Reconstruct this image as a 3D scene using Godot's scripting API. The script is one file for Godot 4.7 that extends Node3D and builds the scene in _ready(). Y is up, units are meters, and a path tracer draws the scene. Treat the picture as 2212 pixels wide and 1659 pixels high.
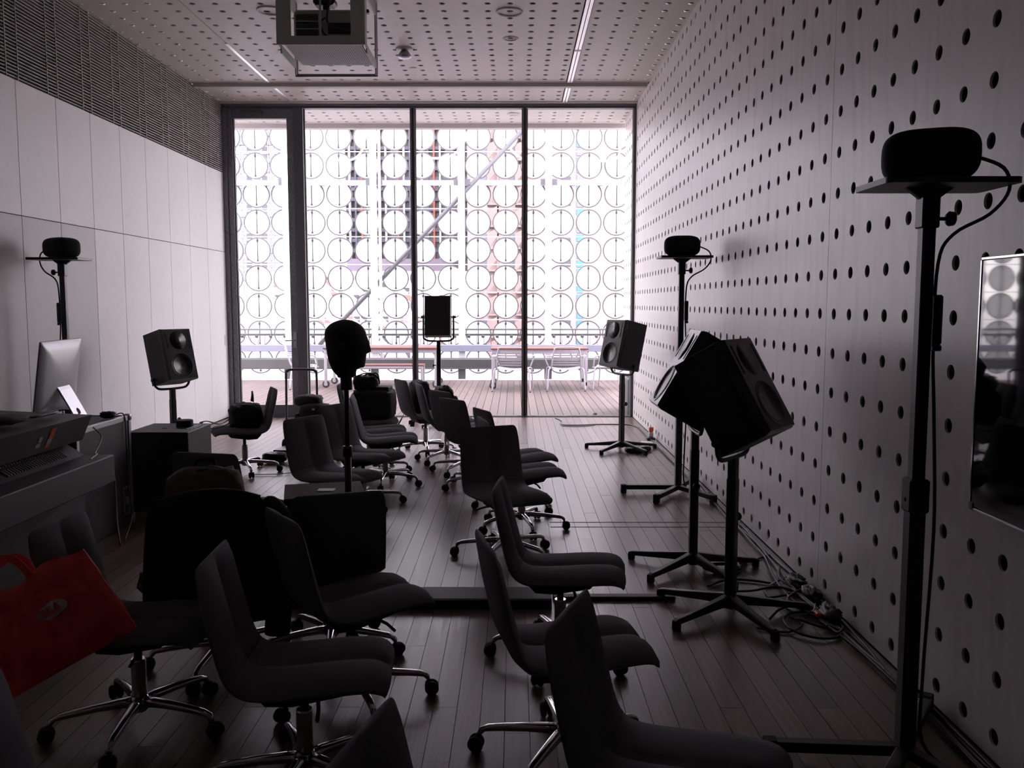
extends Node3D
# Listening room with loudspeakers and swivel chairs, glazed end wall, terrace and disc facade beyond.
# x right, y up, the glazed wall lies at z = ZW. Camera stands at the origin, eye height EYE.

const EYE := 1.537
const FPX := 1880.0
const PITCH := -0.092027
const YAW := 0.002648
const XR := 1.612      # right perforated wall
const XL := -3.87      # left panelled wall
const HC := 4.17       # ceiling
const ZW := -11.81     # glazed wall
const ZB := 2.7        # wall behind the camera

var M := {}
var used := {}
var sg := 1
var cam_basis := Basis()

# ------------------------------------------------------------------ pixels to places
func ray(px, py) -> Vector3:
	return (cam_basis * Vector3(px - 1106.0, -(py - 829.5), -FPX)).normalized()
func pz(px, py, z) -> Vector3:      # the point of the plane z under a pixel
	var d = ray(px, py)
	return Vector3(0, EYE, 0) + d * (z / d.z)
func py_(px, py, y) -> Vector3:     # the point of the level y under a pixel
	var d = ray(px, py)
	return Vector3(0, EYE, 0) + d * ((y - EYE) / d.y)

# ------------------------------------------------------------------ materials
func mat(called, col, rough = 0.6, metal = 0.0) -> StandardMaterial3D:
	var m := StandardMaterial3D.new()
	m.albedo_color = col; m.roughness = rough; m.metallic = metal
	M[called] = m
	return m

func noise_tex(w, h, seed_, fx, fy, cols, octaves = 4, normal = false):
	var n := FastNoiseLite.new()
	n.seed = seed_; n.noise_type = FastNoiseLite.TYPE_SIMPLEX_SMOOTH
	n.fractal_octaves = octaves; n.frequency = 1.0
	var img := Image.create(w, h, false, Image.FORMAT_RGB8)
	for j in h:
		for i in w:
			var a = float(i) / w * TAU
			var b = float(j) / h * TAU
			# torus mapping keeps the tile seamless
			var v = n.get_noise_3d(cos(a) * fx + 3.0 * sin(b) * 0.0 + cos(b) * fy, sin(a) * fx, sin(b) * fy) * 0.5 + 0.5
			v = clampf(v, 0, 0.999) * (cols.size() - 1)
			var k = int(v)
			img.set_pixel(i, j, cols[k].lerp(cols[k + 1], v - k))
	if normal:
		img.bump_map_to_normal_map(4.0)
	img.generate_mipmaps()
	return ImageTexture.create_from_image(img)

func tri_tex(m, tex, scale):
	m.albedo_texture = tex
	m.uv1_triplanar = true
	m.uv1_world_triplanar = true
	m.uv1_scale = scale

func grain(a, b): return [a, a.lerp(b, 0.5), b]

func make_materials():
	# the setting
	var plaster = noise_tex(256, 256, 3, 2.2, 2.2, [Color(0.965, 0.965, 0.965), Color(1, 1, 1), Color(0.975, 0.975, 0.975)], 5)
	var m = mat("panel_white", Color(0.885, 0.875, 0.885), 0.55)
	tri_tex(m, plaster, Vector3(0.35, 0.35, 0.35))
	m = mat("panel_grey", Color(0.81, 0.80, 0.805), 0.6)
	tri_tex(m, plaster, Vector3(0.35, 0.35, 0.35))
	m = mat("perf_wall", Color(0.88, 0.86, 0.855), 0.38)
	var streak = noise_tex(256, 256, 9, 5.0, 0.7, [Color(0.90, 0.895, 0.89), Color(1, 1, 1), Color(0.93, 0.925, 0.92)], 5)
	tri_tex(m, streak, Vector3(0.3, 0.3, 0.3))
	m = mat("perf_ceiling", Color(0.87, 0.85, 0.84), 0.5)
	tri_tex(m, plaster, Vector3(0.4, 0.4, 0.4))
	mat("ceiling_trim", Color(0.78, 0.76, 0.755), 0.6)
	mat("void_black", Color(0.035, 0.032, 0.032), 0.95)
	mat("joint_dark", Color(0.16, 0.155, 0.155), 0.9)
	mat("slat_grey", Color(0.74, 0.73, 0.72), 0.55)
	mat("back_wall", Color(0.55, 0.53, 0.52), 0.8)
	mat("steel_dark", Color(0.38, 0.38, 0.395), 0.5, 0.2)
	var zinc = noise_tex(256, 256, 21, 6.0, 6.0, [Color(0.55, 0.55, 0.57), Color(0.85, 0.85, 0.87), Color(1, 1, 1)], 5)
	m = mat("steel_galv", Color(0.58, 0.58, 0.60), 0.55, 0.2)
	tri_tex(m, zinc, Vector3(1.1, 1.1, 1.1))
	mat("gasket", Color(0.03, 0.03, 0.03), 0.7)
	m = mat("glass", Color(0.93, 0.97, 0.96, 0.05), 0.02)
	m.transparency = BaseMaterial3D.TRANSPARENCY_ALPHA
	m.metallic_specular = 0.5
	m = mat("lens_glass", Color(0.9, 0.92, 0.92, 0.25), 0.03)
	m.transparency = BaseMaterial3D.TRANSPARENCY_ALPHA
	# floor boards: four tones
	for k in 4:
		var a = [Color(0.415, 0.325, 0.30), Color(0.445, 0.35, 0.325), Color(0.385, 0.30, 0.275), Color(0.47, 0.375, 0.345)][k]
		var t = noise_tex(128, 512, 40 + k, 3.4, 1.1, [Color(0.72, 0.70, 0.69), Color(1, 1, 1), Color(0.82, 0.80, 0.79), Color(0.95, 0.95, 0.95)], 5)
		m = mat("board_%d" % k, a, 0.36)
		tri_tex(m, t, Vector3(2.2, 2.2, 0.35))
		m.roughness_texture = t
	for k in 3:
		var a = [Color(0.335, 0.28, 0.275), Color(0.355, 0.295, 0.29), Color(0.315, 0.26, 0.255)][k]
		var t = noise_tex(64, 256, 60 + k, 3.0, 1.2, [Color(0.86, 0.85, 0.85), Color(1, 1, 1), Color(0.92, 0.91, 0.91)], 4)
		m = mat("deck_%d" % k, a, 0.8)
		tri_tex(m, t, Vector3(1.5, 1.5, 0.3))
	mat("ramp_timber", Color(0.13, 0.105, 0.10), 0.6)
	# chairs, stands, speakers
	var weave = noise_tex(128, 128, 77, 14.0, 14.0, [Color(0.72, 0.72, 0.72), Color(1, 1, 1)], 3)
	m = mat("chair_fabric", Color(0.44, 0.44, 0.455), 0.95)
	tri_tex(m, weave, Vector3(6, 6, 6)); m.uv1_world_triplanar = false
	mat("chair_shell", Color(0.12, 0.12, 0.125), 0.6)
	mat("chrome", Color(0.80, 0.80, 0.81), 0.12, 1.0)
	mat("black_plastic", Color(0.09, 0.09, 0.095), 0.45)
	mat("rubber", Color(0.075, 0.075, 0.08), 0.75)
	mat("stand_black", Color(0.11, 0.11, 0.115), 0.42, 0.1)
	mat("speaker_black", Color(0.105, 0.105, 0.11), 0.6)
	mat("speaker_baffle", Color(0.17, 0.17, 0.18), 0.27)
	mat("speaker_cone", Color(0.06, 0.06, 0.063), 0.55)
	mat("speaker_ring", Color(0.20, 0.20, 0.21), 0.35)
	mat("mesh_fabric", Color(0.05, 0.05, 0.052), 0.9)
	mat("label_white", Color(0.82, 0.82, 0.84), 0.5)
	mat("cable_black", Color(0.04, 0.04, 0.042), 0.5)
	mat("cable_white", Color(0.52, 0.50, 0.48), 0.5)
	mat("cable_blue", Color(0.08, 0.16, 0.45), 0.5)
	mat("plug_orange", Color(0.85, 0.34, 0.16), 0.5)
	# desk side
	mat("rail_bright", Color(0.92, 0.91, 0.92), 0.28, 0.6)
	mat("alu", Color(0.66, 0.66, 0.68), 0.34, 0.9)
	mat("alu_back", Color(0.62, 0.62, 0.635), 0.42, 0.55)
	mat("case_grey", Color(0.20, 0.20, 0.205), 0.6)
	mat("console_dark", Color(0.155, 0.155, 0.16), 0.55)
	mat("console_black", Color(0.06, 0.058, 0.06), 0.6)
	mat("sub_black", Color(0.16, 0.16, 0.165), 0.55)
	mat("sticker_orange", Color(0.78, 0.30, 0.14), 0.6)
	mat("sticker_grey", Color(0.55, 0.55, 0.54), 0.6)
	mat("keys_grey", Color(0.40, 0.39, 0.40), 0.5)
	mat("screen_black", Color(0.012, 0.012, 0.014), 0.03)
	# bags
	mat("bag_black", Color(0.10, 0.097, 0.10), 0.8)
	mat("bag_charcoal", Color(0.19, 0.19, 0.195), 0.85)
	mat("bag_brown", Color(0.36, 0.29, 0.27), 0.85)
	mat("coat_black", Color(0.10, 0.10, 0.105), 0.95)
	m = mat("bag_red", Color(0.93, 0.33, 0.29), 0.62)
	mat("print_white", Color(0.78, 0.76, 0.74), 0.6)
	mat("pouch_tan", Color(0.55, 0.49, 0.41), 0.7)
	mat("paper", Color(0.86, 0.86, 0.88), 0.7)
	mat("table_dark", Color(0.15, 0.125, 0.12), 0.85)
	mat("strap_black", Color(0.05, 0.05, 0.05), 0.7)
	# projector
	mat("cage_grey", Color(0.72, 0.72, 0.71), 0.5)
	mat("projector_body", Color(0.62, 0.61, 0.60), 0.6)
	# outdoors
	mat("steel_white", Color(0.80, 0.79, 0.84), 0.5)
	mat("steel_grey_out", Color(0.30, 0.295, 0.32), 0.5)
	mat("steel_lavender", Color(0.42, 0.425, 0.49), 0.5)
	mat("steel_mid", Color(0.19, 0.185, 0.19), 0.5)
	mat("disc_ring", Color(0.25, 0.245, 0.26), 0.5)
	mat("disc_rod", Color(0.13, 0.13, 0.14), 0.45)
	m = mat("disc_glass", Color(0.93, 0.925, 0.93), 0.7)
	m.backlight_enabled = true; m.backlight = Color(0.9, 0.89, 0.9)
	mat("furniture_white", Color(0.62, 0.595, 0.63), 0.4)
	mat("table_timber", Color(0.36, 0.20, 0.18), 0.6)
	mat("wheel_tyre", Color(0.15, 0.125, 0.12), 0.8)
	mat("concrete_white", Color(0.78, 0.77, 0.81), 0.8)
	mat("win_blue", Color(0.33, 0.34, 0.43), 0.25)
	mat("win_grey", Color(0.19, 0.185, 0.24), 0.25)
	mat("win_cyan", Color(0.14, 0.37, 0.52), 0.25)
	mat("curtain_dark", Color(0.10, 0.09, 0.12), 0.4)
	mat("slab_violet", Color(0.23, 0.22, 0.28), 0.6)
	mat("fin_orange", Color(0.55, 0.22, 0.13), 0.6)
	mat("tower_mauve", Color(0.40, 0.36, 0.42), 0.7)
	mat("brick_pink", Color(0.46, 0.375, 0.365), 0.85)
	mat("brick_pale", Color(0.55, 0.455, 0.45), 0.85)
	mat("mortar_pale", Color(0.64, 0.56, 0.56), 0.9)
	mat("tri_pink", Color(0.42, 0.30, 0.285), 0.7)
	mat("tri_grey", Color(0.17, 0.16, 0.185), 0.6)
	mat("street", Color(0.62, 0.60, 0.59), 0.9)

# ------------------------------------------------------------------ shapes
func S() -> SurfaceTool:
	var st := SurfaceTool.new()
	st.begin(Mesh.PRIMITIVE_TRIANGLES)
	return st

func emit(st, t: PackedVector3Array, smooth = false, auto = true):
	if t.is_empty(): return
	var vol := 0.0
	var o := t[0]
	if auto:
		for i in range(0, t.size(), 3):
			vol += (t[i] - o).dot((t[i + 1] - o).cross(t[i + 2] - o))
	var g = -1
	if smooth:
		g = sg; sg += 1
	var flip = vol >= 0
	for i in range(0, t.size(), 3):
		st.set_smooth_group(g); st.add_vertex(t[i])
		st.set_smooth_group(g); st.add_vertex(t[i + 2] if flip else t[i + 1])
		st.set_smooth_group(g); st.add_vertex(t[i + 1] if flip else t[i + 2])

func q(t: PackedVector3Array, a, b, c, d):
	t.append(a); t.append(b); t.append(c); t.append(a); t.append(c); t.append(d)

# box with chamfered edges; xf places and turns it
func box(st, c: Vector3, s: Vector3, bev = 0.0, xf = Transform3D()):
	var h := s * 0.5
	var t := PackedVector3Array()
	var p = func(x, y, z): return xf * (c + Vector3(x, y, z))
	if bev <= 0.0:
		var v = []
		for k in 8: v.append(p.call(h.x * (1 if k & 1 else -1), h.y * (1 if k & 2 else -1), h.z * (1 if k & 4 else -1)))
		q(t, v[0], v[2], v[3], v[1]); q(t, v[4], v[5], v[7], v[6]); q(t, v[0], v[1], v[5], v[4])
		q(t, v[2], v[6], v[7], v[3]); q(t, v[0], v[4], v[6], v[2]); q(t, v[1], v[3], v[7], v[5])
		emit(st, t)
		return
	var b = minf(bev, minf(h.x, minf(h.y, h.z)) * 0.98)
	var fx = func(sx, sy, sz): return p.call(sx * h.x, sy * (h.y - b), sz * (h.z - b))
	var fy = func(sx, sy, sz): return p.call(sx * (h.x - b), sy * h.y, sz * (h.z - b))
	var fz = func(sx, sy, sz): return p.call(sx * (h.x - b), sy * (h.y - b), sz * h.z)
	for s1 in [-1, 1]:
		q(t, fx.call(s1, -s1, -1), fx.call(s1, s1, -1), fx.call(s1, s1, 1), fx.call(s1, -s1, 1))
		q(t, fy.call(-1, s1, -s1), fy.call(-1, s1, s1), fy.call(1, s1, s1), fy.call(1, s1, -s1))
		q(t, fz.call(-s1, -1, s1), fz.call(s1, -1, s1), fz.call(s1, 1, s1), fz.call(-s1, 1, s1))
		for s2 in [-1, 1]:
			var e = s1 * s2
			# edges along z, x, y
			if e > 0: q(t, fx.call(s1, s2, -1), fy.call(s1, s2, -1), fy.call(s1, s2, 1), fx.call(s1, s2, 1))
			else: q(t, fx.call(s1, s2, 1), fy.call(s1, s2, 1), fy.call(s1, s2, -1), fx.call(s1, s2, -1))
			if e > 0: q(t, fy.call(-1, s1, s2), fz.call(-1, s1, s2), fz.call(1, s1, s2), fy.call(1, s1, s2))
			else: q(t, fy.call(1, s1, s2), fz.call(1, s1, s2), fz.call(-1, s1, s2), fy.call(-1, s1, s2))
			if e > 0: q(t, fz.call(s2, -1, s1), fx.call(s2, -1, s1), fx.call(s2, 1, s1), fz.call(s2, 1, s1))
			else: q(t, fz.call(s2, 1, s1), fx.call(s2, 1, s1), fx.call(s2, -1, s1), fz.call(s2, -1, s1))
			for s3 in [-1, 1]:
				var a1 = fx.call(s1, s2, s3)
				var a2 = fy.call(s1, s2, s3)
				var a3 = fz.call(s1, s2, s3)
				if s1 * s2 * s3 > 0: t.append_array(PackedVector3Array([a1, a2, a3]))
				else: t.append_array(PackedVector3Array([a1, a3, a2]))
	emit(st, t)

func bx(st, a: Vector3, b: Vector3, bev = 0.0, xf = Transform3D()):
	box(st, (a + b) * 0.5, (b - a).abs(), bev, xf)

# rings of points joined to a skin
func loft(st, rings: Array, smooth = true, closed = true, caps = true, flat_caps = true):
	var t := PackedVector3Array()
	var n = rings[0].size()
	for i in rings.size() - 1:
		for k in (n if closed else n - 1):
			var k2 = (k + 1) % n
			q(t, rings[i][k], rings[i][k2], rings[i + 1][k2], rings[i + 1][k])
	if caps:
		for e in [0, rings.size() - 1]:
			var m := Vector3.ZERO
			for v in rings[e]: m += v
			m /= n
			for k in n:
				var k2 = (k + 1) % n
				if e == 0: t.append_array(PackedVector3Array([m, rings[e][k2], rings[e][k]]))
				else: t.append_array(PackedVector3Array([m, rings[e][k], rings[e][k2]]))
	emit(st, t, smooth)

func tube(st, pts: Array, r, n = 8, smooth = true):
	var rings = []
	var up := Vector3.UP
	for i in pts.size():
		var d: Vector3
		if i == 0: d = pts[1] - pts[0]
		elif i == pts.size() - 1: d = pts[i] - pts[i - 1]
		else: d = (pts[i] - pts[i - 1]).normalized() + (pts[i + 1] - pts[i]).normalized()
		d = d.normalized()
		if i == 0:
			up = Vector3.UP if absf(d.y) < 0.9 else Vector3.RIGHT
		var sx = d.cross(up).normalized()
		up = sx.cross(d).normalized()
		var rr = r[i] if r is Array else r
		var ring := PackedVector3Array()
		for k in n:
			var a = TAU * k / n
			ring.append(pts[i] + (sx * cos(a) + up * sin(a)) * rr)
		rings.append(ring)
	loft(st, rings, smooth)

# smooth curve through points
func curve(pts: Array, per = 6) -> Array:
	var out = []
	for i in pts.size() - 1:
		var p0 = pts[maxi(i - 1, 0)]
		var p1 = pts[i]
		var p2 = pts[i + 1]
		var p3 = pts[mini(i + 2, pts.size() - 1)]
		for k in per:
			out.append(p1.cubic_interpolate(p2, p0, p3, float(k) / per))
	out.append(pts[pts.size() - 1])
	return out

# profile (radius, height) turned about the y axis
func lathe(st, prof: Array, n = 20, xf = Transform3D(), smooth = true):
	var rings = []
	for p in prof:
		var ring := PackedVector3Array()
		for k in n:
			var a = TAU * k / n
			ring.append(xf * Vector3(cos(a) * p.x, p.y, sin(a) * p.x))
		rings.append(ring)
	if smooth:
		loft(st, rings, true)
	else:
		# hard edges between bands
		var t := PackedVector3Array()
		for i in rings.size() - 1:
			for k in n:
				q(t, rings[i][k], rings[i][(k + 1) % n], rings[i + 1][(k + 1) % n], rings[i + 1][k])
		for e in [0, rings.size() - 1]:
			var m := Vector3.ZERO
			for v in rings[e]: m += v
			m /= n
			for k in n:
				var k2 = (k + 1) % n
				if e == 0: t.append_array(PackedVector3Array([m, rings[e][k2], rings[e][k]]))
				else: t.append_array(PackedVector3Array([m, rings[e][k], rings[e][k2]]))
		emit(st, t)

func cyl(st, a: Vector3, b: Vector3, r, n = 14):
	var d = (b - a).normalized()
	var u = d.cross(Vector3.UP if absf(d.y) < 0.9 else Vector3.RIGHT).normalized()
	var w = u.cross(d)
	var r0 := PackedVector3Array()
	var r1 := PackedVector3Array()
	for k in n:
		var o = (u * cos(TAU * k / n) + w * sin(TAU * k / n)) * r
		r0.append(a + o); r1.append(b + o)
	var t := PackedVector3Array()
	for k in n: q(t, r0[k], r0[(k + 1) % n], r1[(k + 1) % n], r1[k])
	emit(st, t, true, false) if false else loft(st, [r0, r1], true)

# outline in the xy plane, pushed along z
func prism(st, poly: PackedVector2Array, z0, z1, xf = Transform3D(), smooth = false):
	var idx = Geometry2D.triangulate_polygon(poly)
	var t := PackedVector3Array()
	var area := 0.0
	for i in poly.size():
		area += poly[i].cross(poly[(i + 1) % poly.size()])
	for i in range(0, idx.size(), 3):
		var a = poly[idx[i]]
		var b = poly[idx[i + 1]]
		var c = poly[idx[i + 2]]
		if (b - a).cross(c - a) < 0:
			var w = b; b = c; c = w
		t.append_array(PackedVector3Array([xf * Vector3(a.x, a.y, z1), xf * Vector3(b.x, b.y, z1), xf * Vector3(c.x, c.y, z1)]))
		t.append_array(PackedVector3Array([xf * Vector3(a.x, a.y, z0), xf * Vector3(c.x, c.y, z0), xf * Vector3(b.x, b.y, z0)]))
	var n = poly.size()
	for i in n:
		var a = poly[i] if area > 0 else poly[n - 1 - i]
		var b = poly[(i + 1) % n] if area > 0 else poly[(2 * n - 2 - i) % n]
		q(t, xf * Vector3(a.x, a.y, z0), xf * Vector3(b.x, b.y, z0), xf * Vector3(b.x, b.y, z1), xf * Vector3(a.x, a.y, z1))
	emit(st, t)

func round_rect(w, h, r, n = 4) -> PackedVector2Array:
	var p := PackedVector2Array()
	for c in [[1, 1, 0.0], [-1, 1, 90.0], [-1, -1, 180.0], [1, -1, 270.0]]:
		for k in n + 1:
			var a = deg_to_rad(c[2] + 90.0 * k / n)
			p.append(Vector2(c[0] * (w * 0.5 - r) + cos(a) * r, c[1] * (h * 0.5 - r) + sin(a) * r))
	return p

# soft bag-like body: superellipsoid with puckers
func blob(st, c: Vector3, s: Vector3, e = 0.55, seed_ = 1, amp = 0.04, xf = Transform3D(), nu = 22, nv = 14):
	var nz := FastNoiseLite.new()
	nz.seed = seed_; nz.frequency = 2.2; nz.fractal_octaves = 3
	var rings = []
	for j in nv + 1:
		var ph = -PI / 2 + PI * j / nv
		if j == 0: ph += 0.02
		if j == nv: ph -= 0.02
		var ring := PackedVector3Array()
		for i in nu:
			var th = TAU * i / nu
			var cp = sign(cos(ph)) * pow(absf(cos(ph)), e)
			var v = Vector3(cp * sign(cos(th)) * pow(absf(cos(th)), e), sign(sin(ph)) * pow(absf(sin(ph)), e), cp * sign(sin(th)) * pow(absf(sin(th)), e))
			var d = 1.0 + amp * nz.get_noise_3d(v.x * 1.3 + c.x, v.y * 1.3, v.z * 1.3 + c.z) * 2.0
			ring.append(xf * (c + v * s * 0.5 * d))
		rings.append(ring)
	loft(st, rings, true)

# ------------------------------------------------------------------ nodes
func numbered(called) -> String:
	if not used.has(called):
		used[called] = 0
		return called
	used[called] += 1
	return "%s_%03d" % [called, used[called]]

func obj(called, st, m, parent = null) -> MeshInstance3D:
	var o := MeshInstance3D.new()
	if st is Mesh: o.mesh = st
	else:
		st.generate_normals()
		st.index()
		o.mesh = st.commit()
	o.material_override = M[m] if m is String else m
	if parent == null:
		o.name = numbered(called); add_child(o)
	else:
		o.name = called; parent.add_child(o, true)
	return o

func tag(o, label, category, group = ""):
	o.set_meta("label", label); o.set_meta("category", category)
	if group: o.set_meta("group", group)
	return o

func thing(called, label, category, at = Vector3.ZERO, turn = 0.0, group = "") -> Node3D:
	var o := Node3D.new()
	o.name = numbered(called); add_child(o)
	o.position = at; o.rotation.y = turn
	return tag(o, label, category, group)

func setting(called, label = "", category = "") -> Node3D:
	var o := Node3D.new()
	o.name = called; add_child(o)
	o.set_meta("kind", "structure")
	if label: o.set_meta("label", label)
	if category: o.set_meta("category", category)
	return o

func dup(root, at, turn, label = "", group = ""):
	var r = root.duplicate()
	r.name = numbered(String(root.name).rstrip("0123456789").rstrip("_")); add_child(r)
	r.position = at; r.rotation.y = turn
	if label: r.set_meta("label", label)
	if group: r.set_meta("group", group)
	return r

# heading: 0 looks away from the camera (-z), 90 to the right (+x)
func heading(deg): return -deg_to_rad(deg)

# ------------------------------------------------------------------ _ready
func _ready():
	cam_basis = Basis.from_euler(Vector3(PITCH, YAW, 0))
	var cam := Camera3D.new()
	cam.name = "camera"
	cam.position = Vector3(0, EYE, 0)
	cam.rotation = Vector3(PITCH, YAW, 0)
	cam.fov = rad_to_deg(2.0 * atan(829.5 / FPX))
	cam.near = 0.05; cam.far = 400
	add_child(cam)
	cam.current = true

	var sky_mat := ProceduralSkyMaterial.new()
	sky_mat.sky_top_color = Color(0.945, 0.925, 0.965)
	sky_mat.sky_horizon_color = Color(1.0, 0.965, 0.965)
	sky_mat.ground_horizon_color = Color(0.9, 0.87, 0.88)
	sky_mat.ground_bottom_color = Color(0.62, 0.59, 0.6)
	sky_mat.sun_angle_max = 0.0
	sky_mat.energy_multiplier = 1.0
	var sky := Sky.new()
	sky.sky_material = sky_mat
	var env := Environment.new()
	env.background_mode = Environment.BG_SKY
	env.sky = sky
	env.background_energy_multiplier = 1.0
	env.tonemap_mode = Environment.TONE_MAPPER_LINEAR
	env.tonemap_exposure = 12.8
	env.sdfgi_enabled = true
	env.ssao_enabled = true
	env.ssil_enabled = true
	var we := WorldEnvironment.new()
	we.name = "world_environment"
	we.environment = env
	add_child(we)

	make_materials()
	build_floor()
	build_perforated()
	build_left_wall()
	build_glazing()
	build_shell()
	build_terrace()
	build_facade()
	build_city()
	build_ceiling_fittings()
	build_chairs()
	build_speakers()
	build_pole_stands()
	build_left_desk()
	build_bags()
	build_wall_display()
	build_cables()

# ================================================================== the setting
func build_floor():
	var fl = setting("floor", "dark stained timber board floor of the room", "floor")
	var base = S()
	bx(base, Vector3(XL - 0.4, -0.2, ZW - 0.1), Vector3(XR + 0.5, -0.022, ZB + 0.2))
	obj("subfloor", base, "void_black", fl)
	for zt in [-5.90, -6.03]:
		var ts = S()
		bx(ts, Vector3(0.25, -0.004, zt - 0.006), Vector3(XR, 0.0008, zt + 0.006))
		obj("track_slot", ts, "joint_dark", fl)
	# board lengths shared between alike boards
	var rng := RandomNumberGenerator.new()
	rng.seed = 5
	var w := 0.0913
	var meshes := {}
	var i := 0
	var x := XL
	while x < XR - 0.01:
		var x1 = minf(x + w, XR)
		var z := ZB
		var first = true
		while z > ZW + 0.02:
			var len_ = [2.9, 3.4, 3.9, 4.4][rng.randi() % 4]
			if first: len_ = [1.2, 2.0, 2.8, 3.6][(i * 3) % 4]
			first = false
			if z - len_ < ZW + 0.9: len_ = z - (ZW + 0.005)
			var key = "%.3f_%.3f" % [x1 - x, len_]
			if not meshes.has(key):
				var st = S()
				box(st, Vector3.ZERO, Vector3(x1 - x - 0.0022, 0.02, len_ - 0.0022))
				st.generate_normals(); st.index()
				meshes[key] = st.commit()
			var o = obj("board", meshes[key], "board_%d" % (rng.randi() % 4), fl)
			o.position = Vector3((x + x1) * 0.5, -0.01 + rng.randf_range(-0.0007, 0.0), z - len_ * 0.5)
			z -= len_
		x = x1
		i += 1

# sheet pierced by round holes on a 0.2 m lattice (u, v along U, V; N is the visible side)
func perf(st_face, u0, u1, v0, v1, pu, pv, holes_from, r, depth, O: Vector3, U: Vector3, V: Vector3, N: Vector3, holes_to = 1e9):
	var P = 0.2
	var us = []
	var vs = []
	var k = ceil((u0 + 0.045 - pu) / P)
	while pu + k * P < u1 - 0.04: us.append(pu + k * P); k += 1
	k = ceil((v0 + 0.045 - pv) / P)
	while pv + k * P < v1 - 0.04: vs.append(pv + k * P); k += 1
	var t := PackedVector3Array()
	var n = 16
	var pt = func(u, v, d): return O + U * u + V * v - N * d
	var nflip = U.cross(V).dot(N) < 0
	for a in us.size():
		var cu0 = u0 if a == 0 else (us[a - 1] + us[a]) * 0.5
		var cu1 = u1 if a == us.size() - 1 else (us[a] + us[a + 1]) * 0.5
		if us[a] < holes_from or us[a] > holes_to:
			var A = [pt.call(cu0, v0, 0), pt.call(cu1, v0, 0), pt.call(cu1, v1, 0), pt.call(cu0, v1, 0)]
			if nflip: A.reverse()
			q(t, A[0], A[1], A[2], A[3])
			continue
		for b in vs.size():
			var cv0 = v0 if b == 0 else (vs[b - 1] + vs[b]) * 0.5
			var cv1 = v1 if b == vs.size() - 1 else (vs[b] + vs[b + 1]) * 0.5
			var inn = []
			var out = []
			var dep = []
			for j in n:
				var an = TAU * j / n
				var c = cos(an)
				var s = sin(an)
				var mx = maxf(absf(c), absf(s))
				var qx = c / mx
				var qy = s / mx
				var hu = us[a] + c * r
				var hv = vs[b] + s * r
				inn.append(pt.call(hu, hv, 0))
				dep.append(pt.call(hu, hv, depth))
				out.append(pt.call(us[a] + (qx * (cu1 - us[a]) if qx > 0 else qx * (us[a] - cu0)), vs[b] + (qy * (cv1 - vs[b]) if qy > 0 else qy * (vs[b] - cv0)), 0))
			for j in n:
				var j2 = (j + 1) % n
				if nflip:
					q(t, inn[j], inn[j2], out[j2], out[j])
					q(t, inn[j2], inn[j], dep[j], dep[j2])
				else:
					q(t, inn[j], out[j], out[j2], inn[j2])
					q(t, inn[j], inn[j2], dep[j2], dep[j])
	# thin returns at the outer edges
	var c4 = [[u0, v0], [u1, v0], [u1, v1], [u0, v1]]
	for e in 4:
		var p0 = c4[e]
		var p1 = c4[(e + 1) % 4]
		q(t, pt.call(p0[0], p0[1], 0), pt.call(p0[0], p0[1], depth), pt.call(p1[0], p1[1], depth), pt.call(p1[0], p1[1], 0))
	# faces already run counter-clockwise seen from N
	for i in range(0, t.size(), 3):
		st_face.set_smooth_group(-1); st_face.add_vertex(t[i])
		st_face.set_smooth_group(-1); st_face.add_vertex(t[i + 2])
		st_face.set_smooth_group(-1); st_face.add_vertex(t[i + 1])

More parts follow.
